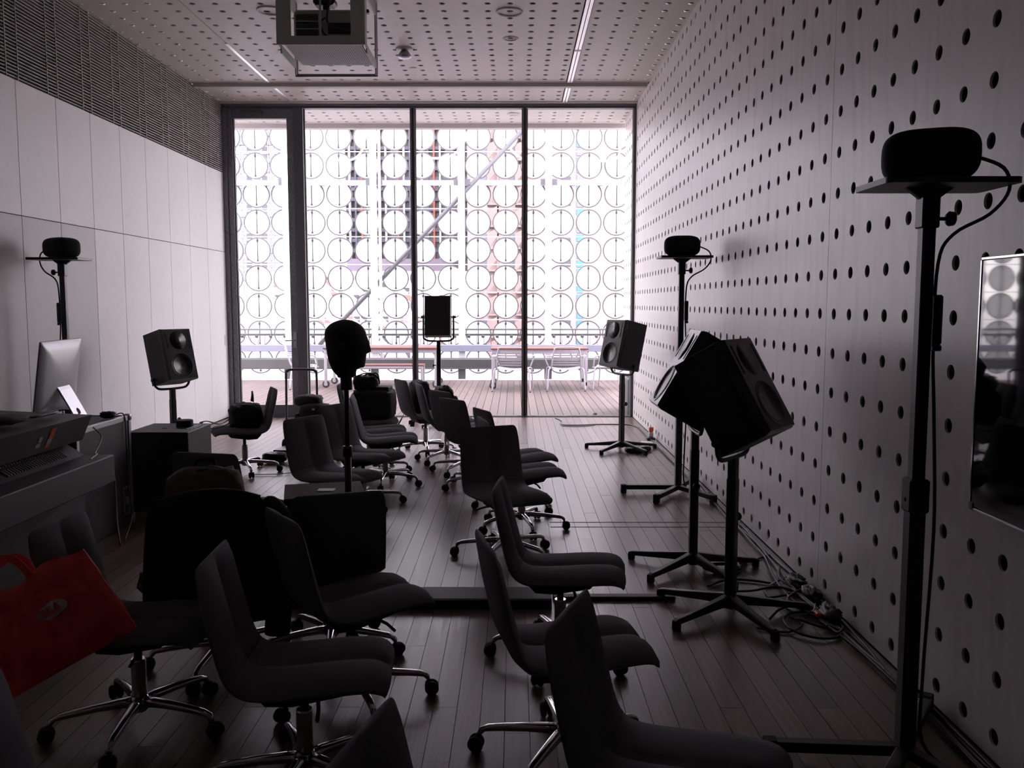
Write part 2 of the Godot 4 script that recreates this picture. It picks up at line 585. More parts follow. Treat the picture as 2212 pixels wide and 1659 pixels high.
func build_perforated():
	var R = 0.0285
	# right wall: u runs along -z, v up
	var wr = setting("wall_right", "pale wall of large perforated acoustic panels", "wall")
	var st = S()
	bx(st, Vector3(XR + 0.30, -0.1, ZW - 1.0), Vector3(XR + 0.5, HC + 0.1, ZB + 0.1))
	obj("wall_core", st, "void_black", wr)
	var cuts = [-ZB, 4.515, 11.78]
	for i in 2:
		st = S()
		perf(st, cuts[i] + 0.002, cuts[i + 1] - 0.002, 0.006, HC, 0.01, 0.085, 1.5, R, 0.009, Vector3(XR, 0, 0), Vector3(0, 0, -1), Vector3.UP, Vector3.LEFT)
		obj("perforated_panel", st, "perf_wall", wr)
	# the fin that carries on outside
	var fin = setting("wall_fin", "perforated end fin of the wall outside the glass", "wall")
	st = S()
	perf(st, 11.84, 12.86, 0.52, HC, 0.01, 0.085, 0.0, R, 0.009, Vector3(XR, 0, 0), Vector3(0, 0, -1), Vector3.UP, Vector3.LEFT)
	obj("perforated_panel", st, "perf_wall", fin)
	st = S()
	bx(st, Vector3(XR + 0.001, 0.0, -12.9), Vector3(XR + 0.25, HC, -12.861), 0.004)
	obj("edge_cap", st, "ceiling_trim", fin)
	st = S()
	bx(st, Vector3(XR - 0.05, 0.0, -12.8), Vector3(XR + 0.1, 0.5, -11.95), 0.01)
	obj("plinth_box", st, "steel_mid", fin)
	# ceiling: u along -z, v along x
	var ce = setting("ceiling", "pale perforated acoustic ceiling", "ceiling")
	st = S()
	bx(st, Vector3(XL - 0.4, HC + 0.25, -13.2), Vector3(XR + 0.5, HC + 0.6, ZB + 0.2))
	obj("roof_slab", st, "void_black", ce)
	var xs = [XL - 0.02, -2.925, 0.62, XR]
	for i in 3:
		var a = xs[i] + (0.004 if i > 0 else 0.0)
		var b = xs[i + 1] - (0.004 if i < 2 else 0.0)
		if i == 2: a = 0.70
		st = S()
		perf(st, -ZB, 10.655, a, b, 0.145, -0.04, 6.0, R, 0.009, Vector3(0, HC, 0), Vector3(0, 0, -1), Vector3.RIGHT, Vector3.DOWN)
		obj("perforated_panel", st, "perf_ceiling", ce)
		st = S()
		perf(st, 10.80, 11.66, a, b, 0.145, -0.04, 6.0, R, 0.009, Vector3(0, HC, 0), Vector3(0, 0, -1), Vector3.RIGHT, Vector3.DOWN)
		obj("perforated_panel", st, "perf_ceiling", ce)
	st = S()
	bx(st, Vector3(XL, HC - 0.004, -10.80), Vector3(XR - 0.012, HC + 0.06, -10.655), 0.002)
	bx(st, Vector3(XL, HC - 0.012, -11.75), Vector3(XR, HC + 0.06, -11.66), 0.003)
	obj("ceiling_margin", st, "ceiling_trim", ce)
	# soffit outside
	var so = setting("ceiling_soffit", "perforated soffit over the terrace edge", "ceiling")
	st = S()
	perf(st, 11.87, 13.08, XL - 1.5, XR + 0.2, 0.145, -0.04, 0.0, R, 0.009, Vector3(0, HC, 0), Vector3(0, 0, -1), Vector3.RIGHT, Vector3.DOWN)
	obj("perforated_panel", st, "perf_ceiling", so)
	st = S()
	bx(st, Vector3(XL - 1.5, HC - 0.062, -13.22), Vector3(XR + 0.26, HC + 0.5, -13.082), 0.004)
	obj("fascia", st, "ceiling_trim", so)
	st = S()
	var rp = py_(1109.0, 246.0, HC)
	lathe(st, [Vector2(0.028, 0.02), Vector2(0.055, 0.0), Vector2(0.085, -0.012), Vector2(0.09, -0.004), Vector2(0.085, 0.004)], 24, Transform3D(Basis(), Vector3(rp.x, HC, rp.z)))
	var dl = obj("soffit_downlight", st, "label_white")
	tag(dl, "round recessed downlight ring in the soffit outside the glass", "downlight")

func build_left_wall():
	var wl = setting("wall_left", "white panelled wall with a slatted grille band above", "wall")
	var st = S()
	bx(st, Vector3(XL - 0.35, -0.1, ZW - 0.3), Vector3(XL - 0.16, HC + 0.1, ZB + 0.1))
	obj("wall_core", st, "void_black", wl)
	st = S()
	bx(st, Vector3(XL - 0.16, -0.02, ZW - 0.2), Vector3(XL - 0.022, 3.275, ZB + 0.05))
	obj("panel_backing", st, "joint_dark", wl)
	# panels
	var z := -11.80
	var joints = []
	var k = 0
	var zj = -6.92
	while zj > ZW + 0.1: zj -= 0.5945
	joints.append(ZW - 0.05)
	zj += 0.5945
	while zj < ZB:
		joints.append(zj); zj += 0.5945
	joints.append(ZB)
	var cache := {}
	for i in joints.size() - 1:
		for row in [[0.012, 2.222], [2.228, 3.268]]:
			var wd = joints[i + 1] - joints[i] - 0.005
			var key = "%.3f_%.2f" % [wd, row[0]]
			if not cache.has(key):
				var s2 = S()
				box(s2, Vector3.ZERO, Vector3(0.02, row[1] - row[0], wd), 0.0015)
				s2.generate_normals(); s2.index()
				cache[key] = s2.commit()
			# the lower panels nearer than z = -8.1 are a greyer set of doors
			var o = obj("wall_panel", cache[key], "panel_grey" if row[0] < 1.0 and joints[i] > -8.2 else "panel_white", wl)
			o.position = Vector3(XL - 0.01, (row[0] + row[1]) * 0.5, (joints[i] + joints[i + 1]) * 0.5)
	# slatted grille
	var slat = S()
	var L = ZB - ZW + 0.0
	box(slat, Vector3.ZERO, Vector3(0.022, 0.008, L), 0.0015)
	slat.generate_normals(); slat.index()
	var sm = slat.commit()
	var n = 33
	for i in n:
		var o = obj("grille_slat", sm, "slat_grey", wl)
		o.position = Vector3(XL - 0.013, 3.288 + (HC - 0.02 - 3.288) * i / (n - 1), (ZB + ZW) * 0.5)
	var bar = S()
	bx(bar, Vector3(-0.012, 3.272, -0.004), Vector3(0.004, HC, 0.004))
	bar.generate_normals(); bar.index()
	var bm = bar.commit()
	var zz = -6.89 - 0.5945 * 8
	while zz < ZB:
		for off in [-0.08, 0.08]:
			if zz + off > ZW + 0.02:
				var o = obj("grille_bar", bm, "slat_grey", wl)
				o.position = Vector3(XL - 0.002, 0, zz + off)
		zz += 0.5945
	st = S()
	var fp = py_(483.0, 735.0, 1.1)
	bx(st, Vector3(XL - 0.001, 0.98, -11.66), Vector3(XL + 0.004, 1.12, -11.62), 0.001)
	obj("flush_pull", st, "ceiling_trim", wl)

func frame_bar(parent, called, a: Vector3, b: Vector3, m = "steel_dark"):
	var st = S()
	bx(st, a, b, 0.004)
	return obj(called, st, m, parent)

func pane(parent, a: Vector3, b: Vector3):
	var st = S()
	bx(st, a, b)
	return obj("pane", st, "glass", parent)

func build_glazing():
	var zi = ZW + 0.05
	var zo = ZW - 0.07
	var tr = setting("trim_1", "dark steel head and sill channels of the glazed wall", "trim")
	frame_bar(tr, "head_channel", Vector3(XL, 4.108, zo), Vector3(XR, HC + 0.02, zi - 0.01))
	frame_bar(tr, "head_lip", Vector3(XL, 4.135, zi - 0.01), Vector3(XR, HC - 0.012, zi + 0.02), "steel_galv")
	frame_bar(tr, "sill_channel", Vector3(XL, -0.02, zi - 0.028), Vector3(XR, 0.012, zi), "steel_dark")
	frame_bar(tr, "sill_channel", Vector3(XL, -0.02, zo), Vector3(XR, 0.014, zo + 0.03), "steel_dark")
	frame_bar(tr, "sill_bed", Vector3(XL, -0.03, zo + 0.03), Vector3(XR, 0.004, zi - 0.028), "alu")
	frame_bar(tr, "left_jamb", Vector3(XL - 0.02, 0, zo), Vector3(XL + 0.06, 4.108, zi + 0.01), "steel_galv")
	frame_bar(tr, "left_jamb", Vector3(XL + 0.062, 0, zo), Vector3(XL + 0.135, 4.108, zi - 0.012), "steel_galv")
	frame_bar(tr, "right_jamb", Vector3(1.574, 0, zo), Vector3(XR, 4.108, zi), "steel_dark")
	# door
	var d = setting("door_1", "tall glazed steel door with a lever handle", "door")
	frame_bar(d, "top_rail", Vector3(XL + 0.137, 3.975, zo + 0.01), Vector3(-2.93, 4.105, zi - 0.015), "steel_galv")
	frame_bar(d, "bottom_rail", Vector3(XL + 0.137, 0.012, zo + 0.01), Vector3(-2.93, 0.165, zi - 0.015), "steel_dark")
	frame_bar(d, "stile", Vector3(-3.018, 0.166, zo + 0.01), Vector3(-2.93, 3.974, zi - 0.015), "steel_galv")
	frame_bar(d, "gasket", Vector3(-3.736, 0.165, zo + 0.03), Vector3(-3.722, 3.974, zi - 0.03), "gasket")
	pane(d, Vector3(-3.722, 0.165, ZW - 0.012), Vector3(-3.018, 3.974, ZW - 0.004))
	var st = S()
	tube(st, curve([Vector3(-2.965, 1.045, zi - 0.012), Vector3(-2.965, 1.045, zi + 0.035), Vector3(-2.985, 1.045, zi + 0.05), Vector3(-3.085, 1.043, zi + 0.05)], 4), 0.009, 8)
	obj("lever_handle", st, "alu", d)
	st = S()
	bx(st, Vector3(-2.99, 0.94, zi - 0.016), Vector3(-2.94, 1.16, zi - 0.006), 0.003)
	obj("lock_plate", st, "alu", d)
	st = S()
	bx(st, Vector3(-3.62, 4.03, zi - 0.016), Vector3(-3.32, 4.075, zi + 0.035), 0.006)
	obj("door_closer", st, "steel_dark", d)
	# post between the door and the first window
	var t2 = setting("trim_2", "dark steel post between door and window", "trim")
	frame_bar(t2, "post", Vector3(-2.926, 0, zo - 0.02), Vector3(-2.795, 4.108, zi + 0.02), "steel_dark")
	# windows
	var edges = [[-2.783, -1.386], [-1.306, 0.098], [0.178, 1.572]]
	for i in 3:
		var w = setting("window_%d" % (i + 1), ["full-height window between door post and mullion", "full-height window between two mullions", "full-height window beside the perforated wall"][i], "window")
		var a = edges[i][0]
		var b = edges[i][1]
		pane(w, Vector3(a, 0.012, ZW - 0.012), Vector3(b, 4.106, ZW - 0.002))
		frame_bar(w, "gasket", Vector3(a - 0.009, 0.012, ZW - 0.03), Vector3(a, 4.106, ZW + 0.016), "gasket")
		frame_bar(w, "gasket", Vector3(b, 0.012, ZW - 0.03), Vector3(b + 0.009, 4.106, ZW + 0.016), "gasket")
		if i < 2:
			var mid = (b + edges[i + 1][0]) * 0.5
			frame_bar(w, "mullion", Vector3(b + 0.009, 0, zo), Vector3(mid - 0.006, 4.108, zi - 0.005))
			frame_bar(w, "mullion", Vector3(mid + 0.006, 0, zo), Vector3(edges[i + 1][0] - 0.009, 4.108, zi - 0.005))
			frame_bar(w, "mullion_web", Vector3(mid - 0.006, 0, zo), Vector3(mid + 0.006, 4.108, zi - 0.025), "gasket")

func build_shell():
	var wb = setting("wall_back", "plain wall at the near end of the room", "wall")
	var st = S()
	bx(st, Vector3(XL - 0.4, -0.1, ZB), Vector3(XR + 0.5, HC + 0.1, ZB + 0.2))
	obj("wall_face", st, "back_wall", wb)
	var wf = setting("wall_outer", "outer wall returns beside the glazing", "wall")
	st = S()
	bx(st, Vector3(XL - 3.0, -0.1, ZW - 0.1), Vector3(XL - 0.02, HC + 0.5, ZW + 0.05))
	bx(st, Vector3(XR + 0.26, -0.1, -12.85), Vector3(XR + 4.0, HC + 0.5, ZW + 0.05))
	obj("wall_face", st, "panel_white", wf)

# ================================================================== outside
func build_terrace():
	var t = setting("floor_terrace", "pale timber decking of the terrace", "floor")
	var st = S()
	bx(st, Vector3(-8.5, -0.3, -17.55), Vector3(4.2, -0.03, ZW - 0.07))
	obj("deck_bed", st, "deck_0", t)
	var rng := RandomNumberGenerator.new()
	rng.seed = 12
	st = S()
	box(st, Vector3.ZERO, Vector3(0.109, 0.026, 5.62), 0.002)
	st.generate_normals(); st.index()
	var dm = st.commit()
	var x := -8.0
	while x < 4.1:
		var o = obj("deck_board", dm, "deck_%d" % (rng.randi() % 3), t)
		o.position = Vector3(x, -0.013, -14.7)
		x += 0.115
	st = S()
	bx(st, Vector3(-8.5, -0.12, -17.6), Vector3(4.2, 0.012, -17.515), 0.004)
	obj("deck_kerb", st, "concrete_white", t)
	# tables on wheels
	long_table(Vector3(0.455, 0, -16.05), 1.76, "white steel garden table with red timber top behind the two slatted chairs", false)
	long_table(Vector3(-2.45, 0, -16.3), 2.1, "white steel garden table with red timber top behind the bench", false)
	bench(Vector3(-2.35, 0, -15.45), 1.5, "low bench with red timber slats in front of the long table")
	var c = garden_chair()
	c.position = Vector3(-0.02, 0, -15.35); c.rotation.y = heading(8)
	c.set_meta("label", "white slatted garden chair cut by the dark mullion, turned slightly right")
	dup(c, Vector3(0.90, 0, -15.45), heading(-3), "white slatted garden chair facing the table squarely, right of the mullion")
	dup(c, Vector3(1.72, 0, -15.75), heading(-75), "white slatted garden chair at the table end behind the loudspeaker")
	dup(c, Vector3(-3.85, 0, -15.85), heading(75), "white slatted garden chair seen sideways beyond the door post")
	# small things on the deck
	st = S()
	var p = py_(1287.0, 899.0, 0.0)
	lathe(st, [Vector2(0.0, 0.0), Vector2(0.03, 0.0), Vector2(0.032, 0.012), Vector2(0.022, 0.03), Vector2(0.0, 0.034)], 14, Transform3D(Basis(), Vector3(p.x, 0.0, -11.98)))
	tag(obj("door_stop", st, "steel_mid"), "small round dark door stop on the decking just outside the glass", "door stop")

func long_table(at, w, label, bare):
	var t = thing("garden_table", label, "table", at, 0, "garden tables")
	for i in 5:
		var st = S()
		box(st, Vector3(0, 0.725, -0.36 + i * 0.18), Vector3(w, 0.03, 0.165), 0.004)
		obj("top_slat", st, "table_timber", t)
	var fr = S()
	for s in [-1, 1]:
		box(fr, Vector3(0, 0.675, s * 0.4), Vector3(w - 0.04, 0.07, 0.03), 0.004)
		box(fr, Vector3(s * (w * 0.5 - 0.035), 0.675, 0), Vector3(0.03, 0.07, 0.8), 0.004)
	obj("apron", fr, "furniture_white", t)
	for sx in [-1, 1]:
		for sz in [-1, 1]:
			var st = S()
			box(st, Vector3(sx * (w * 0.5 - 0.04), 0.36, sz * 0.38), Vector3(0.05, 0.60, 0.05), 0.005)
			var l = obj("leg", st, "furniture_white", t)
			st = S()
			var c = Vector3(sx * (w * 0.5 - 0.04), 0.065, sz * 0.38)
			if sx < 0 or w > 2.0:
				lathe(st, [Vector2(0.03, -0.018), Vector2(0.062, -0.018), Vector2(0.068, -0.008), Vector2(0.068, 0.008), Vector2(0.062, 0.018), Vector2(0.03, 0.018)], 20, Transform3D(Basis(Vector3.RIGHT, PI / 2), c))
				var wh = obj("wheel", st, "wheel_tyre", t)
				st = S()
				lathe(st, [Vector2(0.0, -0.024), Vector2(0.033, -0.022), Vector2(0.033, 0.022), Vector2(0.0, 0.024)], 16, Transform3D(Basis(Vector3.RIGHT, PI / 2), c), false)
				obj("wheel_hub", st, "furniture_white", wh)
			else:
				box(st, c, Vector3(0.05, 0.13, 0.05), 0.004)
				obj("foot", st, "furniture_white", l)

func bench(at, w, label):
	var t = thing("garden_bench", label, "bench", at, 0, "terrace benches")
	for i in 3:
		var st = S()
		box(st, Vector3(0, 0.455, -0.12 + i * 0.12), Vector3(w, 0.025, 0.11), 0.004)
		obj("seat_slat", st, "table_timber", t)
	var fr = S()
	for s in [-1, 1]: box(fr, Vector3(0, 0.42, s * 0.16), Vector3(w - 0.02, 0.04, 0.025), 0.003)
	obj("apron", fr, "furniture_white", t)
	for sx in [-1, 1]:
		for sz in [-1, 1]:
			var st = S()
			box(st, Vector3(sx * (w * 0.5 - 0.03), 0.2, sz * 0.15), Vector3(0.04, 0.40, 0.04), 0.004)
			obj("leg", st, "furniture_white", t)

func garden_chair():
	var t = thing("garden_chair", "white slatted garden chair", "chair", Vector3.ZERO, 0, "white garden chairs")
	# frame: each side one bent tube from the back down to the seat, arms and legs
	for s in [-1, 1]:
		var st = S()
		tube(st, curve([Vector3(s * 0.27, 0.40, -0.26), Vector3(s * 0.27, 0.41, 0.0), Vector3(s * 0.26, 0.42, 0.2), Vector3(s * 0.245, 0.60, 0.27), Vector3(s * 0.215, 0.76, 0.31)], 5), 0.013, 7)
		obj("side_rail", st, "furniture_white", t)
		st = S()
		tube(st, curve([Vector3(s * 0.25, 0.62, 0.28), Vector3(s * 0.335, 0.625, 0.22), Vector3(s * 0.35, 0.62, -0.1), Vector3(s * 0.345, 0.58, -0.2), Vector3(s * 0.28, 0.42, -0.24)], 5), 0.012, 7)
		obj("armrest", st, "furniture_white", t)
		st = S()
		tube(st, curve([Vector3(s * 0.27, 0.40, 0.16), Vector3(s * 0.30, 0.385, 0.19), Vector3(s * 0.315, 0.3, 0.21), Vector3(s * 0.335, 0.012, 0.25)], 5), 0.014, 7)
		var l = obj("leg", st, "furniture_white", t)
		st = S()
		cyl(st, Vector3(s * 0.335, 0.0, 0.25), Vector3(s * 0.335, 0.014, 0.25), 0.016, 8)
		obj("foot_cap", st, "wheel_tyre", l)
		st = S()
		tube(st, curve([Vector3(s * 0.27, 0.40, -0.2), Vector3(s * 0.30, 0.385, -0.21), Vector3(s * 0.31, 0.3, -0.22), Vector3(s * 0.33, 0.0, -0.24)], 5), 0.013, 7)
		obj("leg", st, "furniture_white", t)
	var top = S()
	tube(top, curve([Vector3(-0.215, 0.74, 0.305), Vector3(-0.19, 0.775, 0.315), Vector3(0, 0.78, 0.325), Vector3(0.19, 0.775, 0.315), Vector3(0.215, 0.74, 0.305)], 4), 0.012, 7)
	obj("top_rail", top, "furniture_white", t)
	for i in 7:      # back slats
		var f = i / 6.0
		var y = 0.47 + 0.25 * f
		var z = lerpf(0.215, 0.298, f)
		var hw = lerpf(0.255, 0.22, f)
		var st = S()
		var rings = []
		for k in 7:
			var u = -1.0 + 2.0 * k / 6.0
			var c = Vector3(u * hw, y, z + 0.025 * (1 - u * u))
			rings.append(PackedVector3Array([c + Vector3(0, -0.012, -0.002), c + Vector3(0, -0.012, 0.003), c + Vector3(0, 0.012, 0.006), c + Vector3(0, 0.012, 0.0)]))
		loft(st, rings, false)
		obj("back_slat", st, "furniture_white", t)
	for i in 8:      # seat slats
		var z = 0.18 - i * 0.06
		var st = S()
		var rings = []
		for k in 7:
			var u = -1.0 + 2.0 * k / 6.0
			var c = Vector3(u * 0.265, 0.408 - 0.03 * (1 - u * u), z)
			rings.append(PackedVector3Array([c + Vector3(0, -0.003, -0.022), c + Vector3(0, -0.003, 0.022), c + Vector3(0, 0.003, 0.022), c + Vector3(0, 0.003, -0.022)]))
		loft(st, rings, false)
		obj("seat_slat", st, "furniture_white", t)
	return t

func build_facade():
	# steel columns at the deck edge
	var zc = -17.80
	var cols = [-8.16, -6.39, -4.62, -2.85, -1.07, 0.69, 2.46]
	var c0 = null
	for i in cols.size():
		var c = thing("facade_column", "white steel column of the facade frame at the terrace edge", "column", Vector3(cols[i], 0, zc), 0, "facade columns")
		var st = S()
		bx(st, Vector3(-0.065, -0.3, -0.1), Vector3(0.065, 6.5, 0.0), 0.006)
		obj("shaft", st, "steel_white", c)
		if i == 3:
			st = S()
			bx(st, Vector3(0.10, 0.4, -0.09), Vector3(0.15, 6.5, -0.03), 0.005)
			obj("side_plate", st, "steel_white", c)
		st = S()
		bx(st, Vector3(-0.075, -0.3, 0.002), Vector3(0.075, 0.209, 0.10), 0.005)
		obj("foot_plate", st, "steel_mid", c)
		st = S()
		bx(st, Vector3(-0.16, 3.93, -0.12), Vector3(0.18, 4.05, -0.101), 0.004)
		obj("bracket", st, "steel_grey_out", c)
	# diagonal brace
	var st = S()
	var a = pz(690.0, 745.0, -17.96)
	var b = pz(1180.0, 228.0, -17.96)
	tube(st, [a, b], 0.042, 12)
	var d = (b - a).normalized()
	tag(obj("diagonal_brace", st, "steel_grey_out"), "grey steel tube brace running diagonally across the facade", "brace")
	# horizontal members
	st = S()
	bx(st, Vector3(-10.5, 3.945, -18.12), Vector3(4.2, 4.04, -18.02), 0.004)
	var hb = obj("walkway_beam", st, "steel_white")
	tag(hb, "white steel walkway beam across the facade above head height", "beam")
	st = S()
	bx(st, Vector3(-10.5, 0.21, -17.798), Vector3(4.2, 0.435, -17.62), 0.03)
	tag(obj("kerb_beam", st, "steel_mid"), "heavy grey beam low along the terrace edge", "beam")
	st = S()
	bx(st, Vector3(-10.5, 0.565, -17.798), Vector3(4.2, 0.70, -17.70), 0.006)
	tag(obj("rail_beam", st, "steel_lavender"), "pale steel beam above the heavy grey one at terrace edge", "beam")
	# balustrade
	var bal = thing("balustrade", "grey steel balustrade with round studs along the terrace edge", "railing", Vector3(0, 0, -17.85))
	st = S()
	tube(st, [Vector3(-10.5, 1.015, 0), Vector3(4.2, 1.015, 0)], 0.02, 10)
	obj("top_rail", st, "steel_grey_out", bal)
	st = S()
	bx(st, Vector3(-10.5, 0.885, -0.02), Vector3(4.2, 0.925, 0.02), 0.004)
	obj("mid_rail", st, "steel_mid", bal)
	st = S()
	cyl(st, Vector3(0, 0.70, 0), Vector3(0, 0.885, 0), 0.006, 6)
	st.generate_normals(); st.index()
	var bm = st.commit()
	var sp = S()
	lathe(sp, [Vector2(0.0, -0.012), Vector2(0.034, -0.012), Vector2(0.036, 0.0), Vector2(0.034, 0.012), Vector2(0.0, 0.012)], 16, Transform3D(Basis(Vector3.RIGHT, PI / 2), Vector3(0, 0.872, 0.022)))
	sp.generate_normals(); sp.index()
	var sm = sp.commit()
	var x := -7.0
	while x < 3.4:
		var o = obj("baluster", bm, "steel_grey_out", bal)
		o.position = Vector3(x, 0, 0)
		x += 0.145
	x = -7.02
	while x < 3.4:
		var o = obj("stud", sm, "steel_mid", bal)
		o.position = Vector3(x, 0, 0)
		x += 0.29
	# conduits that loop at the top
	var loops = [[[998, 170], [1000, 262], [1005, 300], [985, 330], [960, 341], [925, 342]], [[720, 345], [760, 345], [782, 325], [790, 290], [792, 262], [792, 170]], [[1338, 170], [1338, 262], [1338, 330], [1320, 347], [1290, 347]], [[1080, 170], [1082, 262], [1090, 300], [1110, 330], [1140, 350]]]
	for l in loops:
		var pts = []
		for p in l: pts.append(pz(float(p[0]), float(p[1]), -18.06))
		st = S()
		tube(st, curve(pts, 5), 0.022, 8)
		tag(obj("facade_conduit", st, "steel_white"), "bent white conduit pipe in front of the upper facade discs", "pipe", "facade conduits")
	st = S()
	bx(st, Vector3(-10.5, 5.8, -18.35), Vector3(4.2, 6.3, -17.91), 0.01)
	tag(obj("upper_beam", st, "steel_white"), "white steel beam carrying the upper end of the disc facade", "beam")
	# screen of glass discs
	var scr = thing("disc_screen", "screen of round frosted glass discs on vertical pivot rods", "facade screen", Vector3(0, 0, -18.3))
	var g = S()
	lathe(g, [Vector2(0.0, -0.006), Vector2(0.256, -0.006), Vector2(0.256, 0.006), Vector2(0.0, 0.006)], 40, Transform3D(Basis(Vector3.RIGHT, PI / 2)), false)
	g.generate_normals(); g.index()
	var gm = g.commit()
	var rg = S()
	lathe(rg, [Vector2(0.250, -0.014), Vector2(0.272, -0.014), Vector2(0.272, 0.014), Vector2(0.250, 0.014), Vector2(0.250, -0.014)], 40, Transform3D(Basis(Vector3.RIGHT, PI / 2)), false)
	rg.generate_normals(); rg.index()
	var rm = rg.commit()
	var rod = S()
	cyl(rod, Vector3(0, -0.205, 0.012), Vector3(0, 0.255, 0.012), 0.009, 6)
	box(rod, Vector3(0, 0.205, 0.016), Vector3(0.042, 0.05, 0.03), 0.008)
	box(rod, Vector3(0, -0.205, 0.016), Vector3(0.036, 0.04, 0.026), 0.008)
	rod.generate_normals(); rod.index()
	var rdm = rod.commit()
	var ys = [5.52, 4.947, 4.372, 3.787, 3.213, 2.640, 2.065, 1.490, 0.915, 0.34]
	var rng := RandomNumberGenerator.new()
	rng.seed = 44
	var tilts = [0.0, 0.05, -0.05, 0.10, 0.0, 0.16, -0.1]
	for yy in ys:
		for kx in range(-17, 5):
			var o = obj("disc", gm, "disc_glass", scr)
			o.position = Vector3(0.394 + kx * 0.574, yy, 0)
			o.rotation.y = tilts[rng.randi() % tilts.size()] * 1.6
			obj("ring", rm, "disc_ring", o)
			obj("pivot_rod", rdm, "disc_rod", o)
	for i in 20:
		st = S()
		bx(st, Vector3(-8.05 + i * 0.574, 3.96, -0.03), Vector3(-7.93 + i * 0.574, 4.03, 0.179), 0.003)
		obj("bracket", st, "steel_grey_out", scr)
	# cross bars that hold the discs
	for yy in [5.235, 4.66, 3.5, 2.925, 2.352, 1.778, 1.203, 0.628]:
		st = S()
		bx(st, Vector3(-9.7, yy - 0.008, -0.03), Vector3(3.0, yy + 0.008, -0.008))
		obj("cross_bar", st, "steel_white", scr)

func build_city():
	# everything here stands tens of metres away, seen between the discs
	var gnd = setting("ground", "street level far below the terrace", "ground")
	var st = S()
	bx(st, Vector3(-200, -14.2, -300), Vector3(200, -14, -22))
	obj("street_surface", st, "street", gnd)
	grid_tower()
	curtain_block()
	brick_block()
	facet_block()
	st = S()
	var a = pz(688.0, 215.0, -72.0)
	var b = pz(716.0, 520.0, -72.0)
	bx(st, Vector3(a.x, -14, -78), Vector3(b.x, a.y, -72), 0.05)
	var c = pz(668.0, 470.0, -72.0)
	tag(obj("stair_tower", st, "tower_mauve"), "narrow mauve stair tower standing between the gridded and dark blocks", "building")

func grid_tower():
	var z = -58.0
	var a = pz(470.0, 150.0, z)
	var b = pz(676.0, 640.0, z)
	var t = thing("gridded_building", "white building with a grid of small square blue windows", "building", Vector3((a.x + b.x) * 0.5, -14, z - 6))
	var o = -t.position
	var st = S()
	bx(st, Vector3(a.x, -14, z - 12) + o, Vector3(b.x, a.y, z) + o)
	obj("wall", st, "concrete_white", t)
	var win = S()
	box(win, Vector3.ZERO, Vector3(0.34, 0.36, 0.1))
	win.generate_normals(); win.index()
	var wm = win.commit()
	var i := 0
	var y = 245.0
	while y < 600:
		var x = 506.0
		while x < 660:
			var p = pz(x, y, z)
			var w = obj("window", wm, "win_blue" if (i * 7) % 5 < 3 else "win_grey", t)
			w.position = p + o + Vector3(0, 0, 0.02)
			x += 16.5; i += 1
		y += 15.6
	# fine joints
	st = S()
	for k in 9:
		var p = pz(498.0 + k * 20.5, 300.0, z)
		bx(st, Vector3(p.x - 0.025, b.y, z) + o, Vector3(p.x + 0.025, a.y, z + 0.02) + o)
	for k in 20:
		var p = pz(560.0, 236.0 + k * 19.5, z)
		bx(st, Vector3(a.x, p.y - 0.025, z) + o, Vector3(b.x, p.y + 0.025, z + 0.02) + o)
	obj("panel_joint", st, "steel_grey_out", t)

func curtain_block():
	var z = -86.0
	var a = pz(722.0, 150.0, z)
	var b = pz(1012.0, 560.0, z)
	var t = thing("curtain_wall_building", "dark curtain wall building with orange fins and violet slabs", "building", Vector3((a.x + b.x) * 0.5, -14, z - 8))
	var o = -t.position
	var st = S()
	bx(st, Vector3(a.x, -14, z - 16) + o, Vector3(b.x, a.y, z) + o)
	obj("wall", st, "curtain_dark", t)
	st = S()
	box(st, Vector3.ZERO, Vector3(b.x - a.x, 0.35, 0.6), 0.02)
	st.generate_normals(); st.index()
	var sm = st.commit()
	var k = 0
	for y in range(168, 560, 22):
		var p = pz(860.0, float(y), z)
		var w = obj("floor_slab", sm, "slab_violet", t)
		w.position = Vector3((a.x + b.x) * 0.5, p.y, z + 0.3) + o
	st = S()
	box(st, Vector3.ZERO, Vector3(0.16, a.y - b.y, 0.5), 0.02)
	st.generate_normals(); st.index()
	var fm = st.commit()
	for x in range(730, 1012, 13):
		var p = pz(float(x), 300.0, z)
		var w = obj("fin", fm, "fin_orange" if k % 3 == 1 else ("slab_violet" if k % 3 == 0 else "concrete_white"), t)
		w.position = Vector3(p.x, (a.y + b.y) * 0.5, z + 0.5) + o
		k += 1
	st = S()
	bx(st, Vector3(b.x - 1.5, b.y - 2.5, z) + o, Vector3(a.x + 1, b.y, z + 1.0) + o)
	obj("podium_band", st, "tower_mauve", t)

